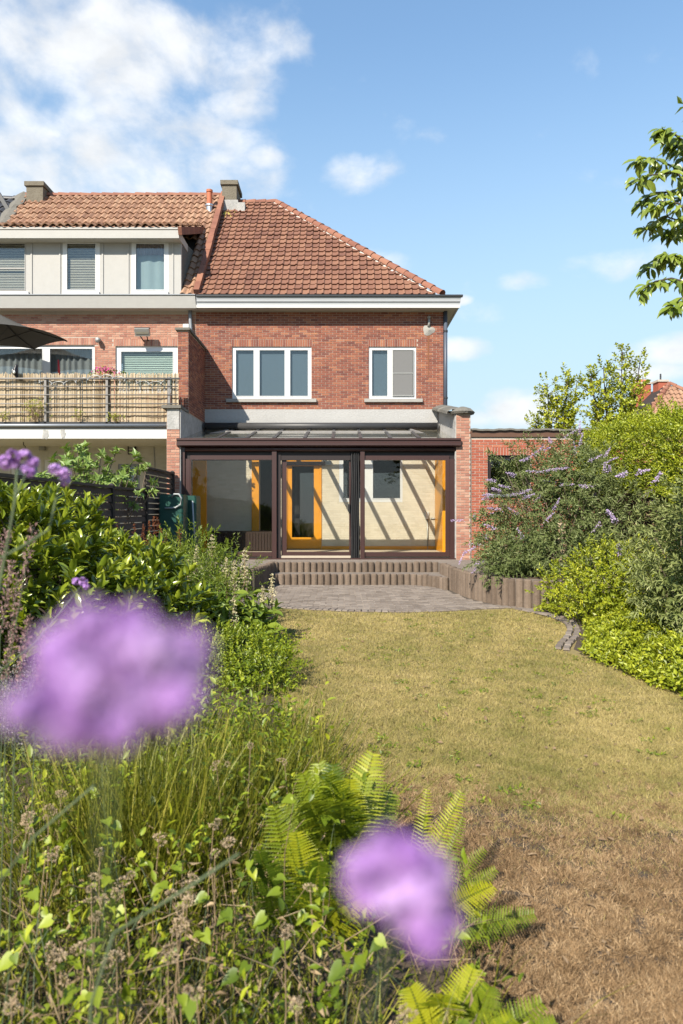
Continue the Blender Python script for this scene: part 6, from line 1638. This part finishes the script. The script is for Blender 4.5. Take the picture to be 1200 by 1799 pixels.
# hedge
he = thing('privet_hedge', 'tall clipped privet hedge along the right boundary', 'hedge', (5.9, 10, 0))
n = 9800
fy = rng.uniform(6.2, 15.0, n); topz = 2.86 + .06*(fy-9) + .08*np.sin(fy*1.7) + .06*np.sin(fy*4.1)
face = rng.random(n) < .62
hx = np.where(face, 5.28 + .10*np.sin(fy*2.3) + rng.normal(0, .09, n), rng.uniform(5.25, 6.6, n))
hz = np.where(face, topz - rng.random(n)**1.15*1.25, topz + rng.normal(0, .09, n) + np.where(rng.random(n) < .06, .16, 0))
endm = rng.random(n) < .16; fy = np.where(endm & face, 14.9 + rng.normal(0, .1, n), fy); hx = np.where(endm & face, rng.uniform(5.2, 6.6, n), hx)
Pp = np.c_[hx, fy, hz]; Dd_ = np.where(face[:, None], np.array((-1.0, -.25, .55)), np.array((-.1, -.1, 1.0))) + rng.normal(0, .35, (n, 3))
pos, dr, nm = shoots(Pp, Dd_, .13, 7, (.4, 1.2), 0)
m = MB(); put(m, LEAF, pos, dr, nm, rng.uniform(.04, .075, len(pos)), rng.uniform(.018, .03, len(pos)), vr(len(pos), .5, .26)); m.build('foliage', MATS['hedge_leaf'], he, kind='stuff')
n = 5200; fy = rng.uniform(6.2, 15, n); Pp = np.c_[5.45 + rng.normal(0, .12, n), fy, rng.uniform(.1, 2.1, n)]
m = MB(); put(m, LEAF, Pp, rand_dirs(n), rand_dirs(n), rng.uniform(.05, .12, n), rng.uniform(.012, .03, n), vr(n)); m.build('bare_undergrowth', MATS['dead_leaf'], he, kind='stuff')
i = 420; stems(he, np.c_[rng.uniform(5.5, 6.3, i), rng.uniform(6.2, 15, i), np.zeros(i)], np.c_[rng.uniform(5.35, 6.3, i), rng.uniform(6.2, 15, i), rng.uniform(1.2, 2.8, i)], .014, 'twig', 'stems', .05)
m = MB(); m.box(5.62, 6.35, 6.4, 14.7, .0, 2.45); m.build('dense_core', MATS['bark'], he)

# golden shrub and ground cover
go = thing('golden_shrub', 'yellow green leafy shrub at the end of the palisade wall', 'shrub', (3.7, 9.7, 0))
cs = [((3.75, 9.7, .58), (.55, .5, .52)), ((3.35, 10.0, .35), (.42, .4, .40)), ((4.2, 9.5, .55), (.5, .5, .5)), ((3.6, 9.2, .3), (.6, .4, .34))]
Pp, Dd_ = ell(cs, 820, .68, 1.1, .05, .6); pos, dr, nm = shoots(Pp, Dd_, rng.uniform(.08, .16, len(Pp)), 9, (.5, 1.25), .05)
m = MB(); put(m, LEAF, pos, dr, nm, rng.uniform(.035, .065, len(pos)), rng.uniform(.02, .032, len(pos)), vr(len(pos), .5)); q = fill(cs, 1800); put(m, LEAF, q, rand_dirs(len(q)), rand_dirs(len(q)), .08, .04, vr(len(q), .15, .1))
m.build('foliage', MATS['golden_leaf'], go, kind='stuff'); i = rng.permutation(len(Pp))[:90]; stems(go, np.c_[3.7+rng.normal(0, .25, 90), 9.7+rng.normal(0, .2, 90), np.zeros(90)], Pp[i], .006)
gc_poly = [(2.95, 10.55), (3.36, 10.0), (3.36, 9.5), (3.24, 8.9), (3.0, 8.3), (2.74, 7.7), (2.6, 7.2), (2.66, 6.6), (2.76, 6.0), (2.86, 5.4), (4.4, 5.2), (4.8, 10.4), (3.3, 10.6)]
n = 9000; yv = 1/rng.uniform(1/10.6, 1/5.2, n); xv = rng.uniform(2.6, 4.7, n); s = inside(gc_poly, xv, yv); xv, yv = xv[s], yv[s]
edge_d = np.clip((xv - np.interp(yv, [5.4, 6.6, 7.2, 7.7, 8.3, 8.9, 9.5, 10.5], [2.86, 2.66, 2.6, 2.74, 3.0, 3.24, 3.36, 2.95]))/.35, 0.1, 1)
zz = edge_d*(.17 + .09*np.sin(xv*6+1)*np.sin(yv*5.2) + .05*np.sin(yv*11)) + rng.normal(0, .03, len(xv))
Pp = np.c_[xv, yv, np.maximum(.01, zz)]; pos, dr, nm = shoots(Pp, rand_dirs(len(Pp), 1.0), .09, 6, (.7, 1.4), 0)
m = MB(); put(m, LEAF, pos, dr, nm, rng.uniform(.035, .06, len(pos)), rng.uniform(.022, .034, len(pos)), vr(len(pos), .45, .25)); o_ = m.build('ground_cover', MATS['golden_leaf'], kind='stuff'); o_['label'] = 'yellow green ground cover spreading along the right side of the lawn'

# second, greyer butterfly bush at the right edge
b2 = thing('butterfly_bush', 'silvery leaved butterfly bush cut by the right edge of the picture', 'bush', (4.1, 7.5, 0))
cs = [((4.15, 7.6, 1.05), (.78, .85, .85)), ((3.85, 7.4, .62), (.62, .6, .52)), ((4.5, 7.3, 1.5), (.75, .8, .72)), ((4.4, 8.0, 1.1), (.55, .6, .6)), ((4.3, 6.9, .6), (.7, .6, .55))]
Pp, Dd_ = ell(cs, 1250, .7, 1.08, .1, .35); pos, dr, nm = shoots(Pp, Dd_, rng.uniform(.1, .2, len(Pp)), 10, (.5, 1.25), .15)
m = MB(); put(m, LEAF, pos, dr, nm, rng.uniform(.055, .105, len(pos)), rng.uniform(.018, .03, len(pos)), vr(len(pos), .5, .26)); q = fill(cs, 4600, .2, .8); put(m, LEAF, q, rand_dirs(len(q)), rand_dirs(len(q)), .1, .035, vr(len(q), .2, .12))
m.build('foliage', MATS['silver_leaf'], b2, kind='stuff')
i = rng.permutation(len(Pp))[:150]; stems(b2, np.c_[4.15+rng.normal(0, .2, 150), 7.5+rng.normal(0, .2, 150), np.zeros(150)], Pp[i], .011)
for px_, py_, dx, dz in [(1120,830,1,.2),(1100,833,-1,-.2),(1083,918,-.5,.6),(1090,976,-.2,.8),(1148,850,.4,.7)]: lilac_spike(b2, px_, py_, 7.9, dx, dz, rng.uniform(.12, .2))

# ------------------------------------------------------------------ trees
def tree(name, label, base, lead, k_sh, mname, leaf=(.09, .055), per=9, group=None):
    """lead: list of (leader tip, radius of its foliage)"""
    t = thing(name, label, 'tree', base, group); m = MB(); b = np.array(base, float)
    fork = b + (0, 0, .35*(max(q[0][2] for q in lead)-b[2])); m.tube([b, (b+fork)/2 + rng.normal(0, .05, 3), fork], [.13, .11, .09], 8)
    PP, DD = [], []
    for tip, rad in lead:
        tip = np.array(tip, float); mid = (fork+tip)/2 + np.array(((tip-fork)[0]*.12, 0, -.2)); m.tube([fork, mid, tip], [.06, .04, .01], 6)
        for q in range(k_sh):
            s = rng.random()**.7; c = fork*(1-s)**2 + 2*mid*s*(1-s) + tip*s*s; d = rand_dirs(1, .5)[0]; L = rad*(1.15-.85*s)*rng.uniform(.3, 1.0)
            e = c + d*L; PP.append(e); DD.append(unit(d + (0, 0, .5)))
            if q % 3 == 0: m.tube([c, (c+e)/2 + rng.normal(0, .04, 3), e], [.018, .012, .005], 4, cap=False)
    m.build('trunk', MATS['bark'], t, smooth=True)
    PP, DD = np.array(PP), np.array(DD); pos, dr, nm = shoots(PP, DD, .28, per, (.5, 1.3), .1)
    m = MB(); put(m, LEAF, pos, dr, nm, rng.uniform(.7, 1.15, len(pos))*leaf[0], leaf[1], vr(len(pos), .5, .25)); m.build('crown', MATS[mname], t, kind='stuff')
Yt = 25.0
tree('maple_tree', 'smaller light green young tree rising behind the annex roof', (P(975, 899, Yt)[0], Yt, 0), [(P(998, 658, Yt), .7), (P(1014, 668, Yt), .4), (P(962, 676, Yt), .8), (P(940, 738, Yt), .6), (P(978, 695, Yt), 1.0), (P(1000, 725, Yt), .5)], 85, 'tree_leaf', (.13, .085))
tree('maple_tree', 'taller light green young tree behind the hedge beside the far chimneys', (P(1080, 899, Yt)[0], Yt, 0), [(P(1094, 618, Yt), .6), (P(1126, 628, Yt), .8), (P(1060, 643, Yt), 1.0), (P(1038, 662, Yt), .7), (P(1095, 660, Yt), 1.4), (P(1070, 690, Yt), 1.3), (P(1115, 690, Yt), 1.1), (P(1045, 715, Yt), .6)], 90, 'tree_leaf', (.13, .085))

# cherry branches reaching in from the right
cy = thing('cherry_tree', 'leafy cherry tree whose branches reach in at the upper right', 'tree', (3.9, 5.3, 0))
Yc = 4.75
twigs = [[(1222,262),(1185,238),(1160,232),(1152,238)], [(1222,300),(1180,285),(1150,275),(1118,282)], [(1225,330),(1185,305),(1145,305),(1112,322)], [(1225,345),(1180,340),(1150,340),(1132,350)], [(1225,395),(1190,360),(1160,352),(1145,368)], [(1225,415),(1195,395),(1165,385),(1140,395)], [(1225,480),(1190,455),(1160,452),(1145,465)], [(1225,500),(1185,485),(1150,495),(1126,510)], [(1228,530),(1195,525),(1180,538),(1170,545)], [(1225,380),(1200,400),(1185,405),(1168,408)], [(1225,310),(1200,270),(1190,250),(1178,240)], [(1225,470),(1200,455),(1185,450),(1165,448)]]
m = MB(); pos, dr, nm = [], [], []
fork = np.array((3.7, 5.2, 2.3)); m.tube([(3.9, 5.3, 0), (3.85, 5.25, 1.2), fork], [.12, .10, .085], 10)
hubs = [np.array((2.75, 4.8, 3.9)), np.array((2.72, 4.8, 3.15))]
for h in hubs: m.tube([fork, (fork+h)/2 + (.1, 0, .15), h], [.06, .04, .02], 8)
for tw in twigs:
    Y = Yc + rng.uniform(-.15, .15); pts = [P(a, b, Y) + (0, rng.normal(0, .03), 0) for a, b in tw]
    h = hubs[0] if tw[0][1] < 420 else hubs[1]
    m.tube([h] + pts, np.linspace(.012, .0022, len(pts)+1), 6)
    fine = np.array(pts); seg = np.linspace(0, len(pts)-1, 8); fp = np.c_[[np.interp(seg, range(len(pts)), fine[:, k]) for k in range(3)]].T
    for i_, c in enumerate(fp):
        for q in range(5 if i_ < 6 else 7):
            a = rng.uniform(0, 6.28); d = np.array((math.cos(a)*.75-.35, math.sin(a)*.6-.1, -rng.uniform(.15, 1.1))); pos.append(c + rng.normal(0, .012, 3)); dr.append(d); nm.append(np.array((rng.normal(0, .4)-.25, -.6, .7)))
pos, dr, nm = map(np.array, (pos, dr, nm)); N = len(pos); o = rng.permutation(N)
ln = rng.uniform(.07, .115, N)
leaf_objs(cy, 'leaf', LEAF8, pos[o[:300]], dr[o[:300]], nm[o[:300]], ln[o[:300]], ln[o[:300]]*.42, 'cherry_leaf')
if N > 300: mm = MB(); put(mm, LEAF8, pos[o[300:]], dr[o[300:]], nm[o[300:]], ln[o[300:]], ln[o[300:]]*.42, vr(N-300)); mm.build('foliage', MATS['cherry_leaf'], cy, smooth=True, kind='stuff')
# rest of the crown, outside the picture
cs = [((4.3, 5.3, 3.9), (1.1, 1.0, .9)), ((3.6, 5.2, 4.4), (.8, .8, .6))]
for c, r in cs: m.tube([fork, (fork+np.array(c))/2, c], [.06, .04, .02], 6)
Pp, Dd_ = ell(cs, 260, .5, 1.05, 2.4, .1); Pp = Pp[Pp[:, 0] > 2.75]; Dd_ = Dd_[:len(Pp)]; ps, ds, ns = shoots(Pp, Dd_, .2, 8, (.6, 1.3), .5)
mm = MB(); put(mm, LEAF, ps, ds, ns, rng.uniform(.07, .11, len(ps)), .042, vr(len(ps))); mm.build('crown', MATS['cherry_leaf'], cy, kind='stuff')
m.build('trunk', MATS['bark'], cy, smooth=True)
